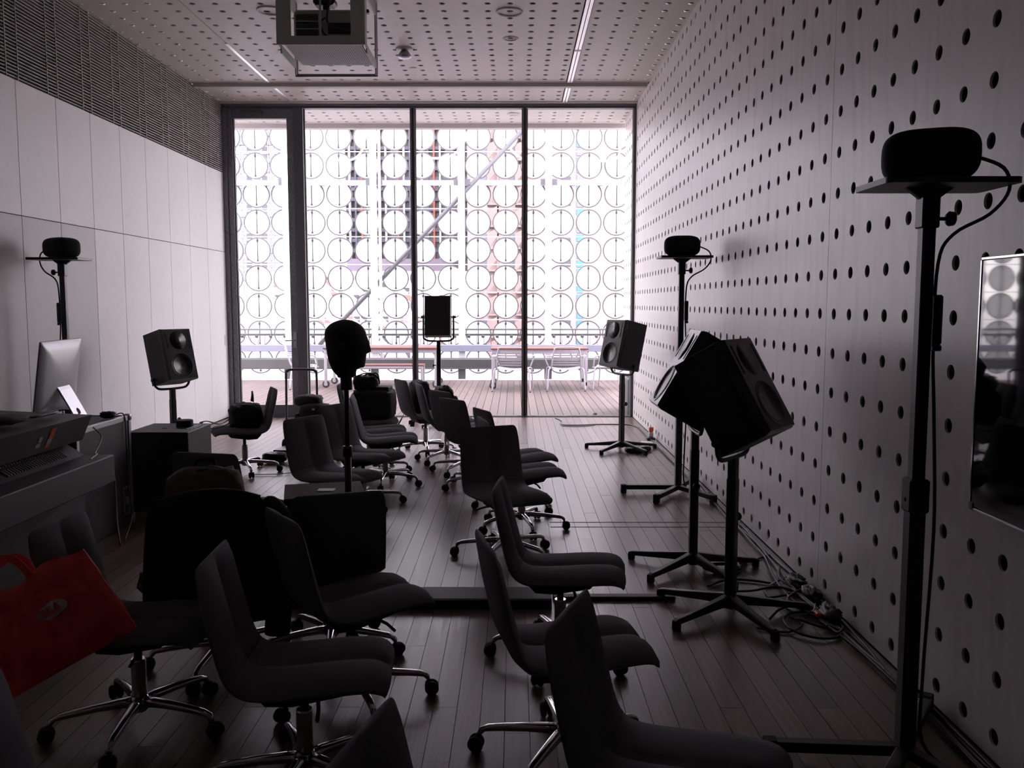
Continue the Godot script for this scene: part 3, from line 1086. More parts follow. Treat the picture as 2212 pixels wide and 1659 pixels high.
func brick_block():
	var z = -64.0
	var a = pz(1008.0, 140.0, z)
	var b = pz(1400.0, 760.0, z)
	var t = thing("brick_building", "pink brick apartment building with angled balconies and blue window strip", "building", Vector3((a.x + b.x) * 0.5, -14, z - 8))
	var o = -t.position
	var st = S()
	bx(st, Vector3(a.x, -14, z - 16) + o, Vector3(b.x, a.y, z) + o)
	obj("wall", st, "mortar_pale", t)
	# brick courses as raised bands
	st = S()
	var n = int((a.y - b.y) / 0.17)
	for i in n:
		bx(st, Vector3(pz(1130.0, 400.0, z).x, b.y + i * 0.17, z) + o, Vector3(b.x, b.y + i * 0.17 + 0.12, z + 0.03) + o)
	var cs = obj("brick_courses", st, "brick_pale", t)
	cs.set_meta("kind", "stuff")
	st = S()
	for i in n:
		bx(st, Vector3(a.x, b.y + i * 0.17, z) + o, Vector3(pz(1044.0, 400.0, z).x, b.y + i * 0.17 + 0.12, z + 0.03) + o)
	cs = obj("brick_courses", st, "brick_pale", t)
	cs.set_meta("kind", "stuff")
	# angled balconies in two stacks
	for col in [1053.0, 1113.0]:
		for k in 12:
			var y = 214.0 + k * 60.0 * 0.78
			var p = pz(col, y, z)
			var q1 = pz(col + 26.0, y + 46.0, z)
			var w = q1.x - p.x
			var h = p.y - q1.y
			st = S()
			prism(st, PackedVector2Array([Vector2(0, 0), Vector2(w * 0.95, h * 0.62), Vector2(w * 0.95, h), Vector2(0, h * 0.72)]), 1.3, 1.42, Transform3D(Basis(), Vector3(p.x, q1.y, z) + o))
			bx(st, Vector3(p.x, q1.y, z) + o, Vector3(p.x + w * 0.95, q1.y + 0.12, z + 1.42) + o)
			bx(st, Vector3(p.x + w * 0.95 - 0.1, q1.y, z) + o, Vector3(p.x + w * 0.95, q1.y + h, z + 1.42) + o)
			obj("balcony", st, "brick_pink", t)
			st = S()
			box(st, Vector3(p.x - 0.28, (p.y + q1.y) * 0.5, z + 0.03) + o, Vector3(0.42, h * 0.55, 0.1))
			var wn = obj("window", st, "win_blue", t)
	# strip of blue windows
	for k in 30:
		var p = pz(1253.0, 200.0 + k * 18.5, z)
		st = S()
		box(st, Vector3(p.x, p.y, z + 0.06) + o, Vector3(0.52, 0.5, 0.1), 0.02)
		obj("window", st, "win_cyan" if k % 3 != 1 else "win_blue", t)
	for col in [1222.0]:
		for k in 12:
			var p = pz(col, 215.0 + k * 44.0, z)
			st = S()
			box(st, Vector3(p.x, p.y, z + 0.06) + o, Vector3(0.7, 0.6, 0.1), 0.02)
			obj("window", st, "win_grey", t)

func facet_block():
	var z = -44.0
	var a = pz(560.0, 586.0, z)
	var b = pz(1010.0, 775.0, z)
	var t = thing("faceted_building", "low white building clad in pink and grey triangular panels", "building", Vector3((a.x + b.x) * 0.5, -14, z - 6))
	var o = -t.position
	var st = S()
	bx(st, Vector3(a.x, -14, z - 10) + o, Vector3(b.x, a.y, z) + o)
	obj("wall", st, "concrete_white", t)
	var rng := RandomNumberGenerator.new()
	rng.seed = 8
	var s = 0.36
	var nx = int((b.x - a.x) / s)
	var ny = int((a.y - b.y) / s)
	var up = S()
	prism(up, PackedVector2Array([Vector2(0, 0), Vector2(s * 0.94, 0), Vector2(0, s * 0.94)]), 0.0, 0.05)
	up.generate_normals(); up.index()
	var um = up.commit()
	var count = 0
	for j in ny:
		for i in nx:
			var px = 560.0 + (1010.0 - 560.0) * i / nx
			if px < 680 and rng.randf() > 0.12: continue
			if rng.randf() > 0.42: continue
			if count >= 290: continue
			count += 1
			var w = obj("triangle_panel", um, ["tri_pink", "tri_grey", "tri_pink", "tower_mauve"][rng.randi() % 4], t)
			w.position = Vector3(a.x + i * s, b.y + j * s, z) + o
			if rng.randf() < 0.5:
				w.position += Vector3(s * 0.94, s * 0.94, 0)
				w.rotation.z = PI

# ================================================================== ceiling fittings
func build_ceiling_fittings():
	# light track: two rails in a slot
	var tr = thing("light_track", "long white double rail light track recessed in the ceiling", "light track", Vector3(0.66, HC, 0))
	for part in [[-ZB, 9.3], [9.36, 10.65], [10.81, 11.66]]:
		for s in [-1, 1]:
			var st = S()
			bx(st, Vector3(s * 0.018 - 0.0145, -0.014, -part[1]), Vector3(s * 0.018 + 0.0145, 0.03, -part[0]), 0.002)
			obj("rail", st, "rail_bright", tr)
	var st = S()
	bx(st, Vector3(-0.042, 0.012, -11.66), Vector3(0.042, 0.06, ZB))
	obj("slot", st, "void_black", tr)
	st = S()
	bx(st, Vector3(-0.036, -0.016, -9.36), Vector3(0.036, 0.02, -9.3), 0.002)
	obj("joiner", st, "label_white", tr)
	var t2 = thing("ceiling_rail", "thin white rail along the left ceiling joint", "ceiling rail", Vector3(-2.925, HC, 0))
	st = S()
	bx(st, Vector3(-0.016, -0.01, -10.65), Vector3(0.016, 0.02, -9.1), 0.002)
	bx(st, Vector3(-0.016, -0.01, -11.65), Vector3(0.016, 0.02, -10.82), 0.002)
	obj("rail", st, "rail_bright", t2)
	# blind box
	st = S()
	bx(st, Vector3(XL + 0.02, HC - 0.045, -10.79), Vector3(XR - 0.02, HC - 0.001, -10.70), 0.003)
	tag(obj("blind_box", st, "ceiling_trim"), "slim blind box running across the whole ceiling before the glass", "blind box")
	# round ceiling speakers
	for p in [[-0.045, -8.15, "round white ceiling speaker with a shallow grille, clear of the projector"], [-2.20, -8.11, "round white ceiling speaker partly behind the projector cage"]]:
		var c = thing("ceiling_speaker", p[2], "ceiling speaker", Vector3(p[0], HC, p[1]), 0, "ceiling speakers")
		st = S()
		lathe(st, [Vector2(0.104, 0.012), Vector2(0.104, -0.004), Vector2(0.114, -0.014), Vector2(0.122, -0.008), Vector2(0.123, 0.004), Vector2(0.110, 0.012)], 32)
		obj("ring", st, "label_white", c)
		st = S()
		lathe(st, [Vector2(0.0, 0.028), Vector2(0.06, 0.02), Vector2(0.104, 0.0), Vector2(0.104, 0.01), Vector2(0.0, 0.035)], 32)
		obj("grille", st, "projector_body", c)
	var d = thing("downlight", "small round recessed downlight with a shiny reflector", "downlight", Vector3(-0.038, HC, -8.955))
	st = S()
	lathe(st, [Vector2(0.058, 0.03), Vector2(0.058, -0.003), Vector2(0.066, -0.01), Vector2(0.081, -0.005), Vector2(0.081, 0.004), Vector2(0.066, 0.03)], 28)
	obj("ring", st, "label_white", d)
	st = S()
	lathe(st, [Vector2(0.0, 0.055), Vector2(0.03, 0.05), Vector2(0.058, -0.002), Vector2(0.058, 0.056), Vector2(0.0, 0.058)], 28)
	obj("reflector", st, "chrome", d)
	var s1 = thing("sensor_head", "cone shaped sensor head hanging from a round ceiling plate", "sensor", Vector3(-1.14, HC, -9.3))
	st = S()
	lathe(st, [Vector2(0.0, -0.014), Vector2(0.085, -0.012), Vector2(0.09, -0.004), Vector2(0.09, 0.004), Vector2(0.0, 0.004)], 26)
	obj("plate", st, "ceiling_trim", s1)
	st = S()
	lathe(st, [Vector2(0.0, -0.098), Vector2(0.055, -0.095), Vector2(0.068, -0.085), Vector2(0.07, -0.07), Vector2(0.032, -0.015), Vector2(0.0, -0.013)], 24)
	obj("cone", st, "alu", s1)
	st = S()
	lathe(st, [Vector2(0.0, -0.006), Vector2(0.04, -0.005), Vector2(0.045, 0.0), Vector2(0.0, 0.002)], 20, Transform3D(Basis(), Vector3(-1.135, HC, -10.05)))
	tag(obj("sprinkler_cap", st, "label_white"), "tiny round white sprinkler cap in the ceiling", "sprinkler")
	# projector in its cage
	var x0 = -1.905
	var x1 = -1.24
	var zn = -7.30
	var zf = -7.92
	var yb = 3.635
	var pj = thing("projector_cage", "grey perforated steel cage hung from the ceiling", "projector cage", Vector3((x0 + x1) * 0.5, yb, (zn + zf) * 0.5))
	var o = -pj.position
	# tray pierced with small holes
	st = S()
	var tri := PackedVector3Array()
	bx(st, Vector3(x0 + 0.03, yb, zf) + o, Vector3(x1, yb + 0.008, zn) + o, 0.002)
	var tray = obj("tray", st, "cage_grey", pj)
	st = S()
	for i in 34:
		for j in 28:
			cyl(st, Vector3(x0 + 0.05 + i * 0.0185, yb - 0.0012, zf + 0.03 + j * 0.0205) + o, Vector3(x0 + 0.05 + i * 0.0185, yb + 0.001, zf + 0.03 + j * 0.0205) + o, 0.0035, 5)
	var ho = obj("tray_holes", st, "joint_dark", tray)
	ho.set_meta("kind", "stuff")
	# near frame with its wide border
	st = S()
	var outer = round_rect(x1 - x0 + 0.06, HC - yb + 0.08, 0.06)
	for r in [[x0 - 0.03, x0 + 0.09, yb, HC - 0.002], [x1 - 0.09, x1 + 0.02, yb, HC - 0.002], [x0 + 0.09, x1 - 0.09, yb, yb + 0.07]]:
		bx(st, Vector3(r[0], r[2], zn - 0.006) + o, Vector3(r[1], r[3], zn + 0.006) + o, 0.003)
	obj("near_frame", st, "cage_grey", pj)
	st = S()
	bx(st, Vector3((x0 + x1) * 0.5 - 0.01, yb + 0.07, zn - 0.004) + o, Vector3((x0 + x1) * 0.5 + 0.006, HC - 0.002, zn + 0.004) + o)
	obj("centre_bar", st, "cage_grey", pj)
	for s in [0, 1]:
		var xx = x0 - 0.02 if s == 0 else x1 + 0.02
		st = S()
		var pl = PackedVector2Array()
		var zb = -zf - 0.0
		# side plate with a rounded lower corner and an open window
		for r in [[zf - 0.05, zf + 0.05, yb - 0.09, HC - 0.002], [zn - 0.10, zn, yb, HC - 0.002], [zf + 0.05, zn - 0.1, yb - 0.04, yb + 0.03], [zf + 0.05, zn - 0.1, HC - 0.12, HC - 0.002]]:
			bx(st, Vector3(xx - 0.006, r[2], r[0]) + o, Vector3(xx + 0.006, r[3], r[1]) + o, 0.003)
		obj("side_plate", st, "cage_grey", pj)
	st = S()
	for s in [x0 - 0.02, x1 + 0.02]:
		bx(st, Vector3(s - 0.012, yb - 0.1, zf - 0.012) + o, Vector3(s + 0.012, HC - 0.002, zf + 0.012) + o, 0.003)
	bx(st, Vector3(x0 - 0.02, yb - 0.1, zf - 0.012) + o, Vector3(x1 + 0.02, yb - 0.075, zf + 0.012) + o, 0.003)
	obj("far_frame", st, "alu", pj)
	st = S()
	bx(st, Vector3(x1 + 0.022, yb + 0.28, zn - 0.14) + o, Vector3(x1 + 0.045, yb + 0.31, zn - 0.09) + o, 0.006)
	obj("latch", st, "black_plastic", pj)
	# projector inside
	var pr = thing("projector", "grey projector with vents and black cables inside the ceiling cage", "projector", Vector3((x0 + x1) * 0.5 + 0.01, yb + 0.009, (zn + zf) * 0.5))
	st = S()
	bx(st, Vector3(-0.25, 0.02, -0.22), Vector3(0.25, 0.30, 0.22), 0.02)
	obj("body", st, "projector_body", pr)
	for k in 3:
		st = S()
		for i in 9:
			bx(st, Vector3(-0.235, 0.09 + k * 0.06 + i * 0.0058, 0.2195), Vector3(-0.05, 0.0925 + k * 0.06 + i * 0.0058, 0.2225))
		obj("vent", st, "void_black", pr)
	st = S()
	bx(st, Vector3(0.03, 0.1, 0.2195), Vector3(0.235, 0.19, 0.2225), 0.001)
	obj("port_plate", st, "joint_dark", pr)
	for p in [[Vector3(0.03, 0.24, 0.222), Vector3(-0.02, 0.18, 0.27), Vector3(0.0, 0.1, 0.26), Vector3(0.06, 0.06, 0.23)], [Vector3(0.12, 0.48, 0.2), Vector3(0.06, 0.35, 0.26), Vector3(0.03, 0.2, 0.26), Vector3(0.08, 0.13, 0.226)], [Vector3(0.2, 0.12, 0.225), Vector3(0.12, 0.135, 0.25), Vector3(0.04, 0.15, 0.23)]]:
		st = S()
		tube(st, curve(p, 5), 0.007, 6)
		obj("cable", st, "cable_black", pr)
	st = S()
	bx(st, Vector3(-0.12, 0.38, -0.05), Vector3(0.06, 0.45, 0.1), 0.02)
	bx(st, Vector3(-0.05, 0.3, -0.03), Vector3(0.0, 0.53, 0.03), 0.006)
	obj("mount", st, "black_plastic", pr)

# ================================================================== chairs
func shell_section(c: Vector3, nrm: Vector3, w, th, bulge) -> PackedVector3Array:
	var us = [-1.0, -0.97, -0.88, -0.6, -0.3, -0.09, 0.0, 0.09, 0.3, 0.6, 0.88, 0.97, 1.0]
	var gr = [0, 0, 0, 0, 0, 0.004, 0.013, 0.004, 0, 0, 0, 0, 0]
	var ring := PackedVector3Array()
	for i in us.size():
		var u = us[i]
		var e = th * 0.5 * (1.0 - pow(absf(u), 7.0)) - gr[i] * bulge + 0.007 * bulge * sin(PI * minf(absf(u), 1.0))
		ring.append(c + Vector3(u * w, 0, 0) + nrm * e)
	for i in range(us.size() - 2, 0, -1):
		var u = us[i]
		ring.append(c + Vector3(u * w, 0, 0) - nrm * (th * 0.5 * (1.0 - pow(absf(u), 7.0))))
	return ring

func make_chair():
	var t = thing("swivel_chair", "empty black upholstered swivel chair", "chair")
	# side line of the shell from seat front to back top: z, y, half width, thickness
	var L = [[-0.268, 0.366, 0.176, 0.018], [-0.258, 0.384, 0.194, 0.04], [-0.215, 0.400, 0.208, 0.052], [-0.11, 0.397, 0.218, 0.054], [0.0, 0.389, 0.221, 0.052], [0.09, 0.386, 0.219, 0.05], [0.145, 0.394, 0.214, 0.048], [0.182, 0.42, 0.208, 0.045], [0.204, 0.465, 0.205, 0.042], [0.224, 0.54, 0.203, 0.04], [0.244, 0.625, 0.200, 0.037], [0.26, 0.70, 0.196, 0.033], [0.270, 0.75, 0.186, 0.026], [0.272, 0.766, 0.168, 0.014]]
	var pts = []
	for i in L.size() - 1:
		var a = L[maxi(i - 1, 0)]
		var b = L[i]
		var c = L[i + 1]
		var d = L[mini(i + 2, L.size() - 1)]
		for k in 3:
			var f = k / 3.0
			var r = []
			for e in 4: r.append(cubic_interpolate(b[e], c[e], a[e], d[e], f))
			pts.append(r)
	pts.append(L[L.size() - 1])
	var rings = []
	for i in pts.size():
		var a = pts[maxi(i - 1, 0)]
		var b = pts[mini(i + 1, pts.size() - 1)]
		var tg = Vector3(0, b[1] - a[1], b[0] - a[0]).normalized()
		var nrm = Vector3(0, tg.z, -tg.y)      # up on the seat, forward on the back
		var bl = 1.0 if i > 3 and i < pts.size() - 5 else 0.3
		rings.append(shell_section(Vector3(0, pts[i][1], pts[i][0]), nrm, pts[i][2], pts[i][3], bl))
	var st = S()
	loft(st, rings.slice(0, 22))
	obj("seat", st, "chair_fabric", t)
	st = S()
	loft(st, rings.slice(21))
	obj("backrest", st, "chair_fabric", t)
	st = S()
	prism(st, PackedVector2Array([Vector2(-0.15, 0.362), Vector2(-0.13, 0.34), Vector2(0.02, 0.312), Vector2(0.10, 0.315), Vector2(0.13, 0.345), Vector2(0.14, 0.362)]), -0.10, 0.10, Transform3D(Basis(Vector3.UP, -PI / 2), Vector3.ZERO))
	obj("seat_mechanism", st, "chair_shell", t)
	st = S()
	tube(st, [Vector3(0.10, 0.335, -0.06), Vector3(0.16, 0.333, -0.07), Vector3(0.215, 0.322, -0.075)], 0.006, 6)
	obj("height_lever", st, "black_plastic", t)
	st = S()
	lathe(st, [Vector2(0.0, 0.09), Vector2(0.026, 0.09), Vector2(0.026, 0.255), Vector2(0.024, 0.26), Vector2(0.0, 0.26)], 18, Transform3D(), false)
	obj("column", st, "chrome", t)
	st = S()
	lathe(st, [Vector2(0.0, 0.255), Vector2(0.0145, 0.255), Vector2(0.0145, 0.33), Vector2(0.0, 0.33)], 14, Transform3D(), false)
	obj("piston", st, "steel_mid", t)
	st = S()
	lathe(st, [Vector2(0.0, 0.062), Vector2(0.022, 0.064), Vector2(0.033, 0.078), Vector2(0.035, 0.10), Vector2(0.028, 0.122), Vector2(0.0, 0.124)], 18)
	obj("hub", st, "chrome", t)
	# leg along -z, with its twin wheel caster
	var leg = S()
	var lr = []
	for p in [[0.022, 0.098, 0.02, 0.02], [0.06, 0.102, 0.018, 0.0165], [0.14, 0.099, 0.0155, 0.014], [0.22, 0.092, 0.0135, 0.0125], [0.262, 0.087, 0.0125, 0.012], [0.282, 0.08, 0.012, 0.012], [0.292, 0.068, 0.012, 0.010], [0.294, 0.056, 0.011, 0.007]]:
		var ring := PackedVector3Array()
		var steep = p[0] > 0.275
		for k in 10:
			var a = TAU * k / 10
			var ex = sign(cos(a)) * pow(absf(cos(a)), 0.6) * p[2]
			var ey = sign(sin(a)) * pow(absf(sin(a)), 0.6) * p[3]
			if steep: ring.append(Vector3(ex, p[1] + ey * 0.5, -p[0] - ey * 0.8))
			else: ring.append(Vector3(ex, p[1] + ey, -p[0]))
		lr.append(ring)
	loft(leg, lr)
	leg.generate_normals(); leg.index()
	var lm = leg.commit()
	var cs = S()
	for s in [-1, 1]:
		lathe(cs, [Vector2(0.0, 0.004), Vector2(0.024, 0.004), Vector2(0.0275, 0.009), Vector2(0.0275, 0.017), Vector2(0.021, 0.023), Vector2(0.0, 0.024)], 16, Transform3D(Basis(Vector3.FORWARD, -s * PI / 2), Vector3(0, 0.0275, -0.306)))
	box(cs, Vector3(0, 0.043, -0.300), Vector3(0.014, 0.024, 0.04), 0.005)
	cyl(cs, Vector3(0, 0.035, -0.293), Vector3(0, 0.062, -0.293), 0.0065, 8)
	cs.generate_normals(); cs.index()
	var cm = cs.commit()
	for k in 5:
		var l = obj("leg", lm, "chrome", t)
		l.rotation.y = TAU * k / 5
		var ca = obj("caster", cm, "rubber", l)
	return t

func build_chairs():
	var c0 = make_chair()
	var plain = "empty black upholstered swivel chair on a chrome five-star castor base"
	var G = "swivel chairs"
	var E_ = "empty swivel chairs"
	# x, z, heading, base turn, label, group
	var list = [
		[0.39, -2.05, 111, 20, "empty black swivel chair next to the pole stand by the wall display", E_],
		[0.17, -2.83, 78, 15, "empty black swivel chair in the row, one ahead of the chair at the ramp end", E_],
		[0.20, -3.68, 96, 40, "empty black swivel chair just before the end of the timber cable ramp", E_],
		[-0.06, -5.20, 158, 30, "black upholstered swivel chair turned with its front towards the loudspeaker pair", G],
		[0.05, -5.86, 77, 55, "empty black swivel chair just behind the one turned towards the loudspeaker pair", E_],
		[0.01, -6.43, 66, 10, "empty black swivel chair second behind the one turned towards the loudspeaker pair", E_],
		[-0.30, -7.20, 50, 25, "empty black swivel chair third behind the one turned towards the loudspeaker pair", E_],
		[-0.45, -7.85, 52, 60, "empty black swivel chair beside the one holding the small backpack", E_],
		[-0.66, -8.42, 74, 5, "black swivel chair with a small backpack standing on its seat beside another", G],
		[-0.92, -8.95, 62, 35, "black swivel chair with a strapped backpack in front of the glass", G],
		[-2.46, -7.85, -115, 20, "black swivel chair with a black handbag, facing the panelled wall", G],
		[-1.10, -7.32, 83, 48, "empty black swivel chair with a lit seat, two places from the equipment bags", E_],
		[-1.26, -7.80, 84, 12, "empty black swivel chair next to the chair piled with equipment bags", E_],
		[-1.42, -8.42, 88, 33, "black swivel chair piled with black equipment bags", G],
		[-1.15, -6.53, 120, 50, "empty black swivel chair second beyond the low dark table", E_],
		[-1.21, -5.75, 122, 15, "empty black swivel chair directly beyond the low dark table", E_],
		[-1.55, -4.72, 12, 30, "black swivel chair beside the low dark table with a white card", G],
		[-0.81, -3.75, -20, 24, "empty black swivel chair with its back turned, between coat chair and cable ramp", E_],
		[-0.63, -3.28, 55, 44, "empty black swivel chair squeezed in front of the back-turned one by the coat", E_],
		[-1.24, -3.60, -12, 20, "black swivel chair with a black coat over its back", G],
		[-0.665, -2.65, 86, 40, "empty black swivel chair next to the one with the red shopping bag", E_],
		[-0.02, -1.42, 104, 10, "empty black swivel chair showing only the top corner of its back", E_],
		[-1.36, -3.04, 92, 60, "black swivel chair with a red shopping bag on its seat", G],
		[-0.81, -1.66, 82, 25, "empty black swivel chair lost in the dark below the red bag", E_],
	]
	for i in list.size():
		var a = list[i]
		var c = c0
		if i > 0:
			c = dup(c0, Vector3.ZERO, 0.0)
		c.position = Vector3(a[0], 0, a[1])
		c.rotation.y = heading(a[2])
		c.set_meta("label", a[4] if a[4] else plain)
		c.set_meta("group", a[5])
		var k = 0
		for ch in c.get_children():
			if String(ch.name).begins_with("leg"):
				ch.rotation.y = TAU * k / 5 + deg_to_rad(a[3])
				k += 1

# ================================================================== loudspeakers
# rectangle with one round hole, facing -z
func holed(t: PackedVector3Array, x0, x1, y0, y1, cx, cy, r, z, n = 32):
	for k in n:
		var a0 = TAU * k / n
		var a1 = TAU * (k + 1) / n
		var pr = []
		for a in [a0, a1]:
			var c = cos(a)
			var s = sin(a)
			var m = maxf(absf(c), absf(s))
			var qx = c / m
			var qy = s / m
			pr.append([Vector3(cx + c * r, cy + s * r, z), Vector3(cx + (qx * (x1 - cx) if qx > 0 else qx * (cx - x0)), cy + (qy * (y1 - cy) if qy > 0 else qy * (cy - y0)), z)])
		q(t, pr[0][0], pr[1][0], pr[1][1], pr[0][1])

func make_monitor(label):
	var t = thing("monitor_speaker", label, "loudspeaker", Vector3.ZERO, 0, "two-way monitor loudspeakers")
	var st = S()
	bx(st, Vector3(-0.16, -0.2475, -0.10), Vector3(0.16, 0.2475, 0.145), 0.003)
	obj("cabinet", st, "speaker_black", t)
	st = S()
	var tr := PackedVector3Array()
	holed(tr, -0.15, 0.15, 0.02, 0.237, 0, 0.13, 0.088, -0.145)
	holed(tr, -0.15, 0.15, -0.237, 0.02, 0, -0.108, 0.118, -0.145)
	# bevelled rim back to the cabinet
	var f = [Vector3(-0.15, -0.237, -0.145), Vector3(0.15, -0.237, -0.145), Vector3(0.15, 0.237, -0.145), Vector3(-0.15, 0.237, -0.145)]
	var g = [Vector3(-0.16, -0.2475, -0.118), Vector3(0.16, -0.2475, -0.118), Vector3(0.16, 0.2475, -0.118), Vector3(-0.16, 0.2475, -0.118)]
	var h = [Vector3(-0.16, -0.2475, -0.099), Vector3(0.16, -0.2475, -0.099), Vector3(0.16, 0.2475, -0.099), Vector3(-0.16, 0.2475, -0.099)]
	for k in 4:
		var k2 = (k + 1) % 4
		q(tr, f[k], f[k2], g[k2], g[k])
		q(tr, g[k], g[k2], h[k2], h[k])
	for i in range(0, tr.size(), 3):
		for j in [0, 1, 2]:
			st.set_smooth_group(-1); st.add_vertex(tr[i + j])
	var bf = obj("baffle", st, "speaker_baffle", t)
	for s in [-1, 1]:
		st = S()
		box(st, Vector3(s * 0.118, 0.13, -0.1462), Vector3(0.006, 0.15, 0.003), 0.001)
		obj("reflex_slot", st, "void_black", bf)
	st = S()
	box(st, Vector3(0, -0.222, -0.1462), Vector3(0.05, 0.012, 0.002))
	obj("name_plate", st, "speaker_ring", bf)
	var face = Transform3D(Basis(Vector3.RIGHT, -PI / 2), Vector3(0, 0.13, -0.145))   # lathe y -> -z
	st = S()
	lathe(st, [Vector2(0.088, 0.0), Vector2(0.08, -0.006), Vector2(0.06, -0.018), Vector2(0.035, -0.032), Vector2(0.02, -0.038), Vector2(0.0, -0.039), Vector2(0.0, -0.043), Vector2(0.088, -0.043)], 32, face)
	var wg = obj("tweeter_waveguide", st, "speaker_baffle", t)
	st = S()
	lathe(st, [Vector2(0.0, -0.028), Vector2(0.009, -0.03), Vector2(0.016, -0.038), Vector2(0.0, -0.041)], 16, face)
	obj("tweeter_dome", st, "speaker_cone", wg)
	face.origin = Vector3(0, -0.108, -0.145)
	st = S()
	lathe(st, [Vector2(0.118, 0.0), Vector2(0.116, 0.003), Vector2(0.110, 0.002), Vector2(0.106, -0.006), Vector2(0.106, -0.03), Vector2(0.118, -0.03)], 32, face)
	obj("woofer_frame", st, "speaker_ring", t)
	st = S()
	lathe(st, [Vector2(0.106, -0.006), Vector2(0.098, 0.002), Vector2(0.088, -0.006), Vector2(0.06, -0.022), Vector2(0.036, -0.036), Vector2(0.03, -0.034), Vector2(0.018, -0.025), Vector2(0.0, -0.021), Vector2(0.0, -0.045), Vector2(0.106, -0.045)], 32, face)
	obj("woofer_cone", st, "speaker_cone", t)
	# back panel
	st = S()
	box(st, Vector3(0, 0.0, 0.147), Vector3(0.24, 0.30, 0.006), 0.002)
	var bp = obj("rear_panel", st, "speaker_cone", t)
	st = S()
	box(st, Vector3(-0.04, 0.035, 0.151), Vector3(0.05, 0.006, 0.003))
	obj("rating_plate", st, "speaker_ring", bp)
	return t

func five_star_stand(at, turn, base_turn, top, label, arm = 0.09):
	var t = thing("speaker_stand", label, "speaker stand", at, turn, "five-legged loudspeaker stands")
	for k in 5:
		var st = S()
		var rings = []
		for p in [[0.02, 0.075, 0.022, 0.026], [0.12, 0.066, 0.02, 0.02], [0.30, 0.048, 0.017, 0.014], [0.375, 0.042, 0.016, 0.013], [0.395, 0.038, 0.015, 0.009]]:
			rings.append(PackedVector3Array([Vector3(-p[2], p[1] - p[3], -p[0]), Vector3(p[2], p[1] - p[3], -p[0]), Vector3(p[2], p[1] + p[3] * 0.6, -p[0]), Vector3(p[2] * 0.7, p[1] + p[3], -p[0]), Vector3(-p[2] * 0.7, p[1] + p[3], -p[0]), Vector3(-p[2], p[1] + p[3] * 0.6, -p[0])]))
		loft(st, rings, false)
		var l = obj("leg", st, "stand_black", t)
		l.rotation.y = TAU * k / 5 + deg_to_rad(base_turn)
		st = S()
		bx(st, Vector3(-0.017, 0.0, -0.398), Vector3(0.017, 0.044, -0.362), 0.005)
		obj("foot", st, "rubber", l)
	var st2 = S()
	prism(st2, round_rect(0.056, 0.05, 0.012), 0.03, top - 0.10, Transform3D(Basis(Vector3.RIGHT, -PI / 2), Vector3.ZERO))
	obj("pole", st2, "stand_black", t)
	st2 = S()
	prism(st2, round_rect(0.05, 0.044, 0.01), top - 0.14, top + 0.005, Transform3D(Basis(Vector3.RIGHT, -PI / 2), Vector3.ZERO))
	obj("inner_pole", st2, "stand_black", t)
	st2 = S()
	var kb = Basis(Vector3.FORWARD, PI / 2)
	lathe(st2, [Vector2(0.0, 0.0), Vector2(0.007, 0.0), Vector2(0.007, 0.02), Vector2(0.02, 0.022), Vector2(0.022, 0.032), Vector2(0.018, 0.04), Vector2(0.0, 0.041)], 12, Transform3D(Basis(Vector3.FORWARD, -PI / 2), Vector3(-0.036, top - 0.30, 0)))
	obj("clamp_knob", st2, "black_plastic", t)
	# U bracket
	st2 = S()
	var W = 0.19
	var pv = top + 0.31
	tube(st2, curve([Vector3(-W, top + arm + 0.02, 0), Vector3(-W, top + 0.07, 0), Vector3(-W + 0.02, top + 0.03, 0), Vector3(-W + 0.08, top + 0.008, 0), Vector3(W - 0.08, top + 0.008, 0), Vector3(W - 0.02, top + 0.03, 0), Vector3(W, top + 0.07, 0), Vector3(W, top + arm + 0.02, 0)], 5), 0.0115, 8)
	var y = obj("yoke", st2, "stand_black", t)
	for s in [-1, 1]:
		st2 = S()
		lathe(st2, [Vector2(0.0, -0.03), Vector2(0.008, -0.03), Vector2(0.008, 0.012), Vector2(0.016, 0.014), Vector2(0.018, 0.028), Vector2(0.0, 0.032)], 12, Transform3D(Basis(Vector3.FORWARD, s * PI / 2), Vector3(s * W, top + arm, 0)))
		obj("pivot_knob", st2, "black_plastic", y)
	return pv

func build_speakers():
	var m0 = null
	# stand x, z, heading, base turn, tilt up, yoke bottom height, stand label, speaker label
	var list = [
		[1.129, -9.08, -121, 20, 13, 0.795, "black speaker stand with star base near the glass and the perforated wall", "black two-way monitor speaker tilted up beside the right end of the glass"],
		[1.037, -4.95, -90, 42, 30, 0.80, "further black speaker stand of the overlapping pair, by the wall cables", "black monitor speaker with its pale lit baffle turned to the chairs"],
		[1.075, -4.22, 128, 38, 30, 0.78, "nearer black speaker stand of the overlapping pair", "large dark monitor speaker turned to the perforated wall, in front of another"],
		[-0.957, -11.0, 0, 10, -8, 1.06, "black speaker stand rising behind the swivel chairs at the middle glass", "black monitor speaker seen square on before the middle window"],
		[-3.28, -8.30, 123, 15, 14, 0.72, "black speaker stand behind the subwoofer by the panelled wall", "black monitor speaker tilted up by the white panelled wall"],
	]
	for i in list.size():
		var a = list[i]
		var pv = five_star_stand(Vector3(a[0], 0, a[1]), heading(a[2]), a[3], a[5], a[6], 0.31 if i == 3 else 0.10)
		var m = null
		if m0 == null:
			m0 = make_monitor(a[7]); m = m0
		else:
			m = dup(m0, Vector3.ZERO, 0.0, a[7])
		m.position = Vector3(a[0], pv, a[1])
		m.rotation = Vector3(deg_to_rad(a[4]), heading(a[2]), 0)

